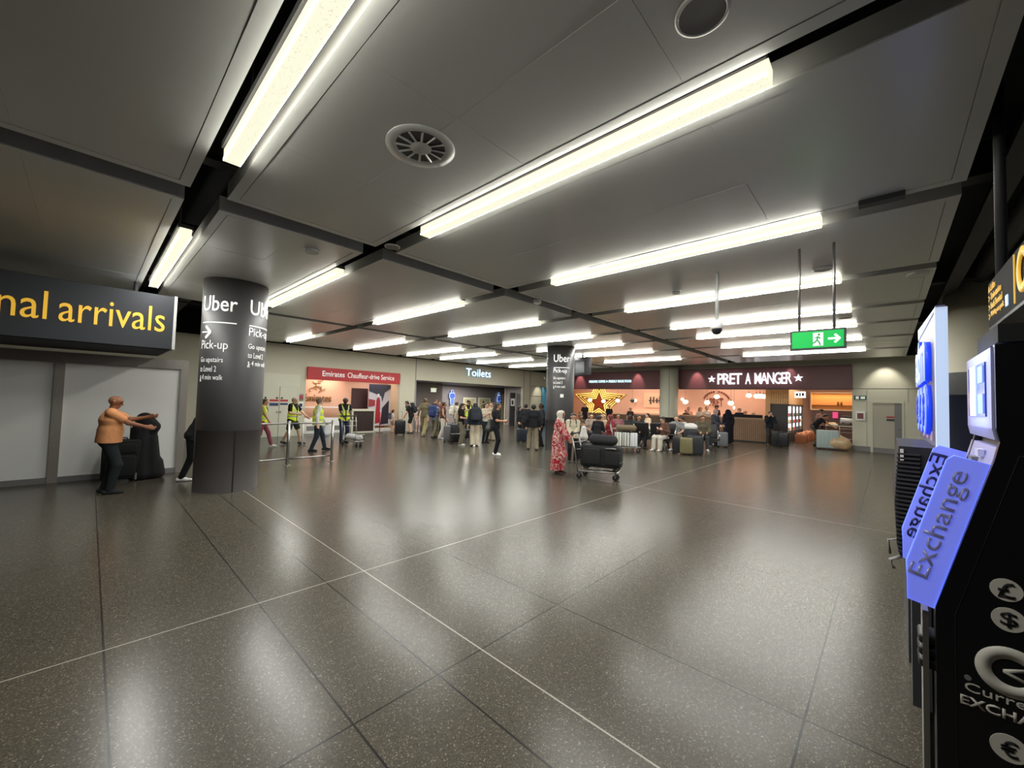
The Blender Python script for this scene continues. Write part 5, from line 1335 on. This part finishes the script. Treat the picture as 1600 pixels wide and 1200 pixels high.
t, i_ = person('person in black shirt and open hi-vis vest pushing a luggage trolley', g, 1.68, 20, 'both', top=('tee', BLK), bot=('trousers', (44, 54, 78)), hair=('short', (60, 46, 38)), skin='d', shoes=(40, 40, 42), vest=1, fat=1.1, vox=.009, h=((.34, .14, 1.0), (.36, -.14, 1.02)), head=(0, 30))
y_ = math.degrees(i_['yaw']); c = Vector((g.x, g.y, 0)) + Vector((math.cos(i_['yaw']), math.sin(i_['yaw']), 0)) * 1.0
trolley('luggage trolley loaded with white sacks pushed by the person in hi-vis', c, y_)
bag('white sack lying on the trolley pushed by the person in hi-vis', (c.x, c.y), .215, y_ + 10, (.8, .4, .19), (196, 196, 193), name='sack', rough=.5)
t = thing('queue_stand', 'thin white post on the floor behind the barrier', 'post', (*G(472, 695).xy, 0))
MB().cyl((0, 0, 0), (0, 0, .72), .03, n=12).build('pole', M_white, t); MB().cyl((0, 0, 0), (0, 0, .02), .12, n=20).build('base', M_steel, t)

# ------------------------------------------------------------------ the queue by the toilets
def Q(label, px, py, ht, rel, **k):
    return person(label, G(px, py), ht, rel, k.pop('pose', 'stand'), group=GRP_Q, **k)
t, i_ = Q('small child in white top wearing a grey backpack near the car poster', 612, 675, 1.08, 120, hs=1.22, top=('tee', (224, 215, 205)), bot=('shorts', (150, 140, 135)), hair=('short', (40, 30, 26)), skin='l', shoes=(170, 150, 140), vox=.011)
backpack('grey backpack worn by the small child near the car poster', i_, t, (66, 68, 80), 1.0)
suitcase('black upright suitcase beside the small child', G(624.5, 679.5), 10, (.46, .28, .62), (28, 29, 31), handle=True)
t, i_ = Q('person in black shorts bending left under a big black backpack', 642, 677, 1.62, -95, pose='back', top=('tee', (40, 40, 42)), bot=('shorts', (36, 36, 38)), hair=('short', (34, 28, 26)), skin='l', lean=22, h=((.42, .2, .78), (.4, -.2, .8)), shoes=(60, 60, 62), vox=.011)
backpack('big black backpack worn by the bending person in shorts', i_, t, (30, 30, 33), 1.15)
Q('child in pale pink clothes standing by the beige column', 652, 674, 1.25, 15, hs=1.15, top=('tee', (226, 204, 194)), bot=('trousers', (206, 176, 166)), hair=('bun', (60, 44, 36)), skin='l', shoes=(230, 225, 220), h=((.25, .2, 1.25), (.1, -.22, .9)))
Q('person in olive top and khaki wide trousers facing away', 662, 681.5, 1.74, 160, pose='walk', top=('long', (104, 98, 76)), bot=('wide', (150, 140, 104)), hair=('bun', (96, 78, 56)), skin='m', shoes=(200, 190, 170), vox=.011)
t, i_ = Q('walking person wearing a blue rucksack and olive trousers', 678, 685, 1.6, 150, pose='walk', top=('tee', (130, 140, 160)), bot=('trousers', (112, 108, 86)), hair=('short', (110, 84, 62)), skin='l', shoes=(40, 40, 42), vox=.011)
backpack('blue rucksack worn by the walking person', i_, t, (42, 58, 108), 1.1)
t, i_ = Q('person in brown sleeveless top and white trousers facing right', 691, 686, 1.6, 80, pose='walk', top=('tank', (92, 62, 52), .02), bot=('wide', (222, 216, 202)), hair=('bun', (40, 30, 26)), skin='m', shoes=(205, 190, 175), h=((.1, .24, .9), (.2, -.24, .95)), f=((.14, .08), (-.1, -.08)), vox=.011)
p = wpt(i_, t, V(-.12, .3, .72)); carrier('cream shoulder bag at the hip of person in white trousers', p, p.z, 30, (.34, .18, .34), (214, 204, 184))
suitcase('grey hard suitcase with tall handle right of the white trousers', G(698, 690), 85, (.4, .26, .6), (110, 110, 112))
suitcase('dark grey large suitcase standing behind two smaller cases', G(708, 689), 0, (.5, .3, .66), (58, 59, 61), handle=False)
suitcase('small black cabin case beside the olive trousers', G(712, 693), 20, (.46, .28, .34), (26, 26, 28), handle=False)
t, i_ = Q('person with dark hair carrying a cream backpack, facing right', 711, 680, 1.6, 110, top=('tee', (190, 186, 170)), bot=('trousers', (170, 166, 146)), hair=('short', (50, 36, 30)), skin='m', vox=.011)
backpack('cream backpack worn by dark haired person behind black T-shirt', i_, t, (206, 200, 184), 1.0)
t, i_ = Q('person in black T-shirt and olive grey trousers, facing right', 719, 696, 1.6, 75, pose='phone', top=('tee', (34, 32, 34)), bot=('wide', (120, 114, 98)), hair=('long', (44, 34, 30)), skin='l', shoes=(216, 208, 196), vox=.011)
Q('person in yellow hi-vis vest in front of the toilet doors', 730, 677, 1.7, 10, top=('tee', (40, 40, 40)), bot=('trousers', (50, 50, 54)), hair=('cap', (36, 36, 30)), skin='m', vest=1, h=((.28, .1, 1.2), (.28, -.1, 1.2)))
t, i_ = Q('person in striped cream trousers wearing a large black backpack, facing away', 741, 697, 1.62, 185, top=('jacket', (46, 56, 68)), bot=('wide', slat_mat('striped_cloth', (216, 204, 180), (120, 104, 84), .045, 1, .78, .9)), hair=('long', (30, 26, 26)), skin='l', shoes=(40, 38, 36), vox=.011)
backpack('large black backpack worn above striped cream trousers', i_, t, (40, 46, 56), 1.1, sx=1.1)
Q('person with long black hair in beige top and black trousers', 757, 692, 1.62, 40, top=('tee', (202, 192, 172), .02), bot=('trousers', (40, 44, 46)), hair=('long', (26, 22, 22)), skin='l', shoes=(40, 40, 40), h=((.2, .2, 1.0), (.3, -.05, 1.3)), vox=.011)
t, i_ = Q('person with brown hair in beige clothes raising a hand to face', 768, 688, 1.64, -40, top=('long', (188, 176, 152)), bot=('wide', (196, 184, 160)), hair=('long', (92, 60, 42)), skin='l', shoes=(120, 100, 80), h=((.1, .24, .9), (.22, -.06, 1.42)), vox=.011)
g = G(773, 711)
t, i_ = person('person all in black with white trainers looking at phone, facing right', g, 1.68, 85, 'phone', top=('tee', (30, 30, 33)), bot=('trousers', (28, 28, 31)), hair=('long', (42, 36, 32)), skin='m', shoes=(232, 226, 214), vox=.009, group=GRP_Q)
phone('lit phone held by the person in black with white trainers', i_, t, 1)
p = wpt(i_, t, V(-.2, .24, .72)); carrier('dark grey shoulder bag hanging behind the phone user in black', p, p.z, 20, (.34, .18, .42), (70, 74, 72))
suitcase('small dark case on the floor behind the striped trousers', G(731, 687), 30, (.4, .26, .4), (44, 44, 48), handle=True)
# heads further inside
for px, d, ht, l, hr, tp in ((681, 22.6, 1.72, 'person in dark top far inside the toilets entrance by the exit light', ('short', (40, 30, 26)), (70, 66, 72)), (664, 21.8, 1.7, 'person in brown top at the mosaic wall of the toilets', ('bun', (90, 60, 44)), (120, 84, 60)),
                             (686, 20.6, 1.6, 'person in maroon top in shadow at the toilets entrance', ('short', (70, 46, 38)), (104, 56, 56))):
    person(l, DB(px, d), ht, 20, 'stand', top=('tee', tp), bot=('trousers', (60, 56, 54)), hair=hr, skin='m', vox=.014, group=GRP_Q)
# by the far black pillar
GRP_P = 'group in dark clothes by the far pillar'
person('person with long dark hair in black, left of the dark group', G(810, 684), 1.5, 80, 'stand', top=('long', (38, 38, 42)), bot=('trousers', (32, 33, 36)), hair=('long', (26, 22, 22)), skin='l', shoes=(200, 198, 194), group=GRP_P, vox=.011)
person('person in dark hoodie facing away, second from left of the group', G(820, 690), 1.62, 165, 'stand', top=('jacket', (46, 46, 49)), bot=('trousers', (58, 56, 54)), hair=('short', (30, 25, 24)), skin='l', shoes=(60, 58, 56), group=GRP_P, vox=.011)
person('person in black jacket and khaki cargo trousers facing away', G(832, 703), 1.64, 180, 'stand', top=('jacket', (30, 31, 34)), bot=('wide', mat('khaki_camo', (128, 118, 96), .9, noise=.5, nscale=9)), hair=('short', (26, 22, 21)), skin='l', shoes=(58, 54, 48), f=((.06, .15), (-.1, -.14)), group=GRP_P, vox=.0105)
person('person in dark grey jacket facing left beside the far pillar', G(846, 697), 1.68, -80, 'stand', top=('jacket', (50, 52, 56)), bot=('trousers', (44, 45, 48)), hair=('short', (30, 26, 24)), skin='d', shoes=(34, 34, 36), group=GRP_P, vox=.011)
suitcase('dark blue suitcase on floor amid the dark group', G(815, 691), 20, (.42, .26, .52), (44, 52, 62), handle=False)

# ------------------------------------------------------------------ the woman in red and her trolley
g = G(872, 740)
FM = floral_mat()
t, i_ = person('person in red and white patterned long dress and cream headscarf', g, 1.545, 70, 'both', top=('long', FM, .02), bot=('robe', FM, .11), hair=('hijab', (222, 214, 198)), skin='b', shoes=(70, 56, 50), vox=.0075, fat=1.14, h=((.3, .1, .9), (.34, -.12, .9)), head=(-5, -4), hd=(.4, 0, -.2))
yw = math.degrees(i_['yaw'])
dr = Vector((math.cos(i_['yaw']), math.sin(i_['yaw']), 0))
c = Vector((g.x, g.y, 0)) + dr * .98 + Vector((-dr.y, dr.x, 0)) * -.05
trolley('luggage trolley stacked with large black cases beside the red dress', c, yw)
cc = c + dr * .1
t = thing('suitcase', 'large black soft suitcase lying across the trolley beside the red dress', 'suitcase', (cc.x, cc.y, .225), R(yw))
M_cs = mat('case_black_soft', (27, 28, 30), .75, noise=.15, nscale=30)
MB().rbox((-.02, 0, .3), (.92, .36, .5), .07, 0, 5).build('shell', M_cs, t)
MB().rbox((-.2, -.185, .3), (.4, .05, .36), .02, 0, 3).build('front_pocket', M_cs, t)
MB().rbox((.27, -.185, .28), (.34, .05, .3), .02, 0, 3).build('side_pocket', M_cs, t)
MB().tube([(.1, -.2, .48), (.16, -.235, .5), (.3, -.235, .51), (.36, -.2, .49)], .014, 8).build('grab_handle', M_steel, t)
for x in (-.35, .33): MB().rbox((x, 0, .025), (.12, .3, .05), .02, 0, 2).build('skid', M_black, t)
c2 = cc + dr * .02
bag('black holdall lying on top of the big black suitcase', (c2.x, c2.y), .79, yw, (.62, .3, .22), (34, 35, 37))
g2 = DB(896, 11.7)
t, i_ = person('young person in cream hooded top looking down at a phone behind the trolley', g2, 1.44, 5, 'both', hs=1.08, top=('jacket', (206, 196, 170)), bot=('trousers', (34, 34, 38)), hair=('short', (40, 30, 26)), skin='l', vox=.009, h=((.27, .05, .98), (.27, -.05, .98)), head=(0, 26), shoes=(70, 70, 74))
phone('dark phone held by the young person in cream top', i_, t, 1)
backpack('black backpack with straps over the cream hooded top', i_, t, (30, 30, 34), .9)
p = DB(913, 12.3); carrier('white paper carrier bag hanging behind the big black suitcase', p, .62, 60, (.3, .16, .42), (214, 212, 206))
suitcase('dark suitcase standing under the white paper carrier bag', p, 0, (.44, .28, .53), (38, 38, 42), handle=False)

# ------------------------------------------------------------------ café seating area
def near(px, py): return G(px, py)
GRP_C = 'people sitting in the café area'
BY = lambda pos: math.degrees(math.atan2(pos[1], pos[0])) + 180
SEATED = [
 ('seated person in olive brown top at the left end of the seats', 905, 16.2, 30, ('long', (110, 92, 72)), ('trousers', (62, 58, 56)), ('bun', (96, 70, 50)), 'm', 'sitphone'),
 ('seated person with dark hair and pale top facing the hall', 924, 16.6, 5, ('tee', (176, 160, 148)), ('trousers', (48, 50, 56)), ('long', (36, 30, 28)), 'l', 'sit'),
 ('seated person in black top and jeans seen from behind', 934, 15.2, 150, ('long', (36, 36, 40)), ('trousers', (50, 56, 80)), ('short', (34, 28, 26)), 'm', 'sitphone'),
 ('seated fair haired person in beige cardigan beside the black top', 944, 16.3, -40, ('long', (196, 172, 146)), ('trousers', (190, 170, 150)), ('long', (188, 150, 104)), 'l', 'sit'),
 ('seated person in long red robe beside the striped bags', 956, 15.9, -60, ('long', (134, 52, 56)), ('robe', (128, 50, 54)), ('hijab', (120, 58, 60)), 'l', 'sit'),
 ('seated person in grey pink top behind the red robe', 966, 17.7, 10, ('tee', (150, 100, 104)), ('trousers', (50, 48, 50)), ('short', (36, 30, 28)), 'm', 'sit'),
 ('seated person in charcoal top behind the striped bags', 985, 17.7, 0, ('long', (60, 58, 58)), ('trousers', (44, 44, 48)), ('short', (30, 26, 24)), 'd', 'sitphone'),
 ('seated person in dark green jacket right of the striped bags', 998, 16.8, 20, ('jacket', (44, 56, 52)), ('trousers', (40, 42, 44)), ('long', (32, 28, 26)), 'm', 'sit'),
 ('seated person in pale shirt at table before the cream pillar', 1014, 20.5, -60, ('tee', (226, 202, 170)), ('trousers', (70, 64, 60)), ('short', (34, 28, 26)), 'l', 'sit'),
]
for l, px, d, rel, tp, bt, hr, sk_, po in SEATED:
    person(l, DB(px, d), 1.7, rel, po, top=tp, bot=bt, hair=hr, skin=sk_, vox=.0135, group=GRP_C)
for px, d, n, rel, l in ((929, 16.75, 3, 15, 'row of black seats holding people left of striped bags'), (975, 17.7, 3, 5, 'row of black seats behind the striped bags')):
    p = DB(px, d); bench(l, p, BY(p) + rel, n)
b1 = DB(1017, 16.6)
bench('black seat row seen from behind with shining armrests before cream pillar', b1, BY(b1) + 172, 2)
p = DB(1060, 17.1); bench('black seat row holding people in pale trousers and shorts', p, BY(p) + 8, 3)
p = DB(1039, 16.35); bench('single black seat under the person in white trousers', p, BY(p) - 38, 1)
p = DB(1098, 17.7); bench('black seat row under the bearded person by the counter', p, BY(p) + 5, 2)
# cloth covered trolley with striped bags
p = DB(979, 15.0); yb_ = BY(p)
trolley('luggage trolley hung with striped bags in the café area', p, yb_ + 90)
for k, (dx, c_) in enumerate(((-.27, (176, 178, 160)), (0, (150, 152, 142)), (.27, (206, 208, 216)))):
    dv = Vector((math.cos(R(yb_ + 90)), math.sin(R(yb_ + 90)), 0)) * dx
    t = thing('shopping_bag', ('green striped bag at the left of the hung trolley', 'grey striped bag in the middle of the hung trolley', 'pale lilac bag at the right of the hung trolley')[k], 'bag', (p.x + dv.x, p.y + dv.y, .215), R(yb_ + 90))
    MB().rbox((0, 0, .24), (.25, .3, .48), .03, 0, 3).build('sack', slat_mat('stripe_bag_%d' % k, c_, (226, 226, 222), .1, 0, .6, .7), t)
    MB().tube([(-.06, 0, .47), (-.05, 0, .54), (.05, 0, .54), (.06, 0, .47)], .01, 6).build('handle', M_char, t)
bag('brown holdall lying on top of the striped bags', p, .77, yb_ + 90, (.7, .3, .2), (112, 96, 72))
p = DB(1018, 15.9)
# right hand group
RIGHT = [
 ('seated person in white trousers and brown top with long dark hair', 1039, 16.3, -38, ('long', (104, 78, 66)), ('wide', (206, 200, 186)), ('long', (36, 30, 28)), 'l', 'sitphone', 1.7, (214, 208, 196)),
 ('seated child in white shirt next to white trousers', 1048, 18.0, 0, ('tee', (216, 214, 212)), ('trousers', (90, 90, 96)), ('short', (50, 40, 34)), 'l', 'sit', 1.35, (90, 90, 96)),
 ('seated person in grey shirt and khaki shorts', 1058, 16.9, -10, ('tee', (140, 142, 142)), ('shorts', (180, 164, 136)), ('short', (110, 96, 76)), 'l', 'sit', 1.74, (200, 198, 194)),
 ('seated person in white T-shirt leaning beside the grey shirt', 1070, 17.6, -55, ('tee', (214, 212, 208)), ('trousers', (60, 60, 66)), ('short', (40, 32, 28)), 'm', 'sitphone', 1.7, (60, 60, 66)),
 ('bearded person in olive jacket over white T-shirt sitting by the cases', 1098, 17.6, 5, ('jacket', (98, 90, 74)), ('trousers', (70, 72, 78)), ('short', (30, 25, 23)), 'm', 'sit', 1.78, (190, 190, 190)),
]
for l, px, d, rel, tp, bt, hr, sk_, po, ht, sh_ in RIGHT:
    person(l, DB(px, d), ht, rel, po, top=tp, bot=bt, hair=hr, skin=sk_, vox=.013, group=GRP_C, shoes=sh_)
p = DB(1061, 15.4); suitcase('black suitcase standing left of the olive green case', p, 0, (.4, .26, .56), (34, 34, 38), handle=False)
p = DB(1073, 15.35); suitcase('olive green suitcase standing between two dark cases', p, 0, (.42, .28, .56), (122, 116, 82), handle=False)
p = DB(1087, 15.45); suitcase('wide dark grey suitcase right of the olive green case', p, 0, (.52, .3, .64), (48, 49, 53), handle=False)
p = DB(1080, 16.2); suitcase('black upright case behind the olive green case', p, 0, (.5, .28, .8), (30, 30, 34), handle=False)
carrier('white carrier bag standing on the black upright case', p, .855, BY(p) + 90, (.4, .2, .2), (216, 214, 210))
p = DB(1117, 19.3)
person('person in grey pink headscarf and navy clothes by the counter', p, 1.62, 60, 'stand', top=('jacket', (58, 60, 70)), bot=('robe', (44, 46, 56)), hair=('hijab', (150, 124, 122)), skin='l', vox=.0125, h=((.24, .2, 1.02), (.3, -.16, 1.02)), group=GRP_C)
p = DB(1129, 19.2); suitcase('grey upright suitcase left of the black cloak', p, 10, (.4, .26, .6), (116, 118, 122), handle=True)
person('person in full black cloak and veil standing before the counter', G(1138, 692), 1.62, -150, 'stand', top=('jacket', (30, 31, 40)), bot=('robe', (28, 29, 38), .04), hair=('hood', (28, 29, 38)), skin='m', vox=.0125, fat=1.25, shoes=(60, 56, 56), group=GRP_C)
person('person in black cap and navy shirt standing behind the counter', DB(1121, 25.3), 1.8, -60, 'stand', top=('tee', (40, 44, 62)), bot=('trousers', (40, 40, 46)), hair=('cap', (30, 30, 34)), skin='m', vox=.015)
BEH = [(1072, 25.5, 'person with dark hair at far left behind the slatted counter', (60, 50, 50), ('short', (34, 28, 26)), 1.5), (1076, 26.0, 'person in pink top sitting at the pink wall right of pillar', (214, 160, 140), ('bun', (70, 48, 38)), 1.66), (1094, 25.2, 'person with long dark hair in white top behind the slatted counter', (226, 214, 200), ('long', (40, 30, 28)), 1.66),
       (1104, 25.6, 'person in white shirt right of long dark hair behind the counter', (230, 216, 204), ('short', (60, 44, 36)), 1.72), (1155, 24.6, 'person in navy top behind the counter right of the black cloak', (40, 44, 60), ('short', (40, 32, 28)), 1.68), (1164, 24.6, 'person with fair hair behind the counter', (200, 170, 150), ('bun', (206, 170, 120)), 1.56), (1177, 24.8, 'person with pale hair furthest right behind the counter', (150, 120, 110), ('bun', (214, 186, 140)), 1.5),
       (914, 26.0, 'person in black before the left leg of the neon star', (40, 38, 38), ('short', (30, 26, 24)), 1.68), (952, 26.2, 'person in black jacket before the right leg of the neon star', (40, 40, 44), ('short', (26, 22, 22)), 1.62), (985, 25.4, 'person with dark hair behind the brown seating screen', (70, 56, 54), ('short', (30, 26, 24)), 1.5)]
for px, d, l, c_, hr, ht in BEH:
    person(l, DB(px, d), ht, 20, 'stand', top=('tee', c_), bot=('trousers', (50, 48, 50)), hair=hr, skin='l', vox=.016, group='people inside the coffee shop')
person('person in black puffer jacket holding hands to face in shop entrance', DB(1203, 22.3), 1.6, 15, 'both', top=('jacket', (36, 40, 46)), bot=('wide', (66, 60, 58)), hair=('bun', (60, 46, 38)), skin='l', vox=.0125, h=((.16, .1, 1.42), (.16, -.1, 1.42)), shoes=(120, 110, 100))
p = DB(1214, 21.6); suitcase('black suitcase with raised handle left of a second black case', p, 5, (.42, .28, .66), (30, 31, 35), handle=True)
p = DB(1224.5, 21.5); suitcase('second black suitcase standing before the bright chilled cabinet', p, -5, (.4, .26, .62), (28, 29, 33), handle=True)
t, i_ = person('person in black T-shirt and grey trousers bending over a wrapped case', G(1276, 697), 1.74, 88, 'bend', top=('tee', (34, 36, 40)), bot=('trousers', (86, 84, 80)), hair=('short', (40, 32, 28)), skin='m', shoes=(30, 30, 32), vox=.0115, h=((.72, .12, .88), (.76, -.12, .86)))
p = DB(1293, 22.3); suitcase('pale teal hard suitcase on end, under the bending person', p, 0, (.78, .34, .78), (168, 184, 182), handle=False)
p = DB(1312, 22.3)
t = thing('wrapped_luggage', 'round luggage wrapped in crumpled beige plastic film near the shop corner', 'luggage', (p.x, p.y, 0))
soft('wrapped_bundle', [(V(0, .12, .3), V(0, -.12, .3), .28, .26, None), (V(.05, .2, .2), V(0, -.2, .2), .18, .18, None), (V(0, 0, .48), V(0, .08, .66), .16, .08, None)], .014, mat('wrap_film', (206, 176, 138), .25, noise=.35, nscale=9, bump=.9), t, k=.08, cuts=[(V(0, 0, .01), V(0, 0, 1))])
p = DB(1326, 24.2); trolley('empty luggage trolley beside the wrapped luggage at shop corner', p, BY(p) + 10)
person('person behind the coffee bar in dark cap and patterned shirt', Vector((26.6, 2.55, 0)), 1.76, 30, 'stand', top=('tee', (110, 84, 76)), bot=('trousers', (50, 40, 40)), hair=('cap', (26, 24, 26)), skin='d', vox=.015)
for px, d, l in ((1003, 19.5, 'small round table before the cream pillar'), (1010, 21.0, 'round café table beside the pale shirt')):
    table(l, DB(px, d))
for px, d, l in ((1000, 19.6, 'white paper cup standing on the small round table'),):
    p = DB(1003, 19.5); t = thing('paper_cup', l, 'cup', (p.x, p.y, .74)); MB().cyl((0, 0, 0), (0, 0, .11), .03, .04, 16).build('cup', M_white, t); MB().cyl((0, 0, .11), (0, 0, .12), .043, n=16).build('lid', M_char, t)
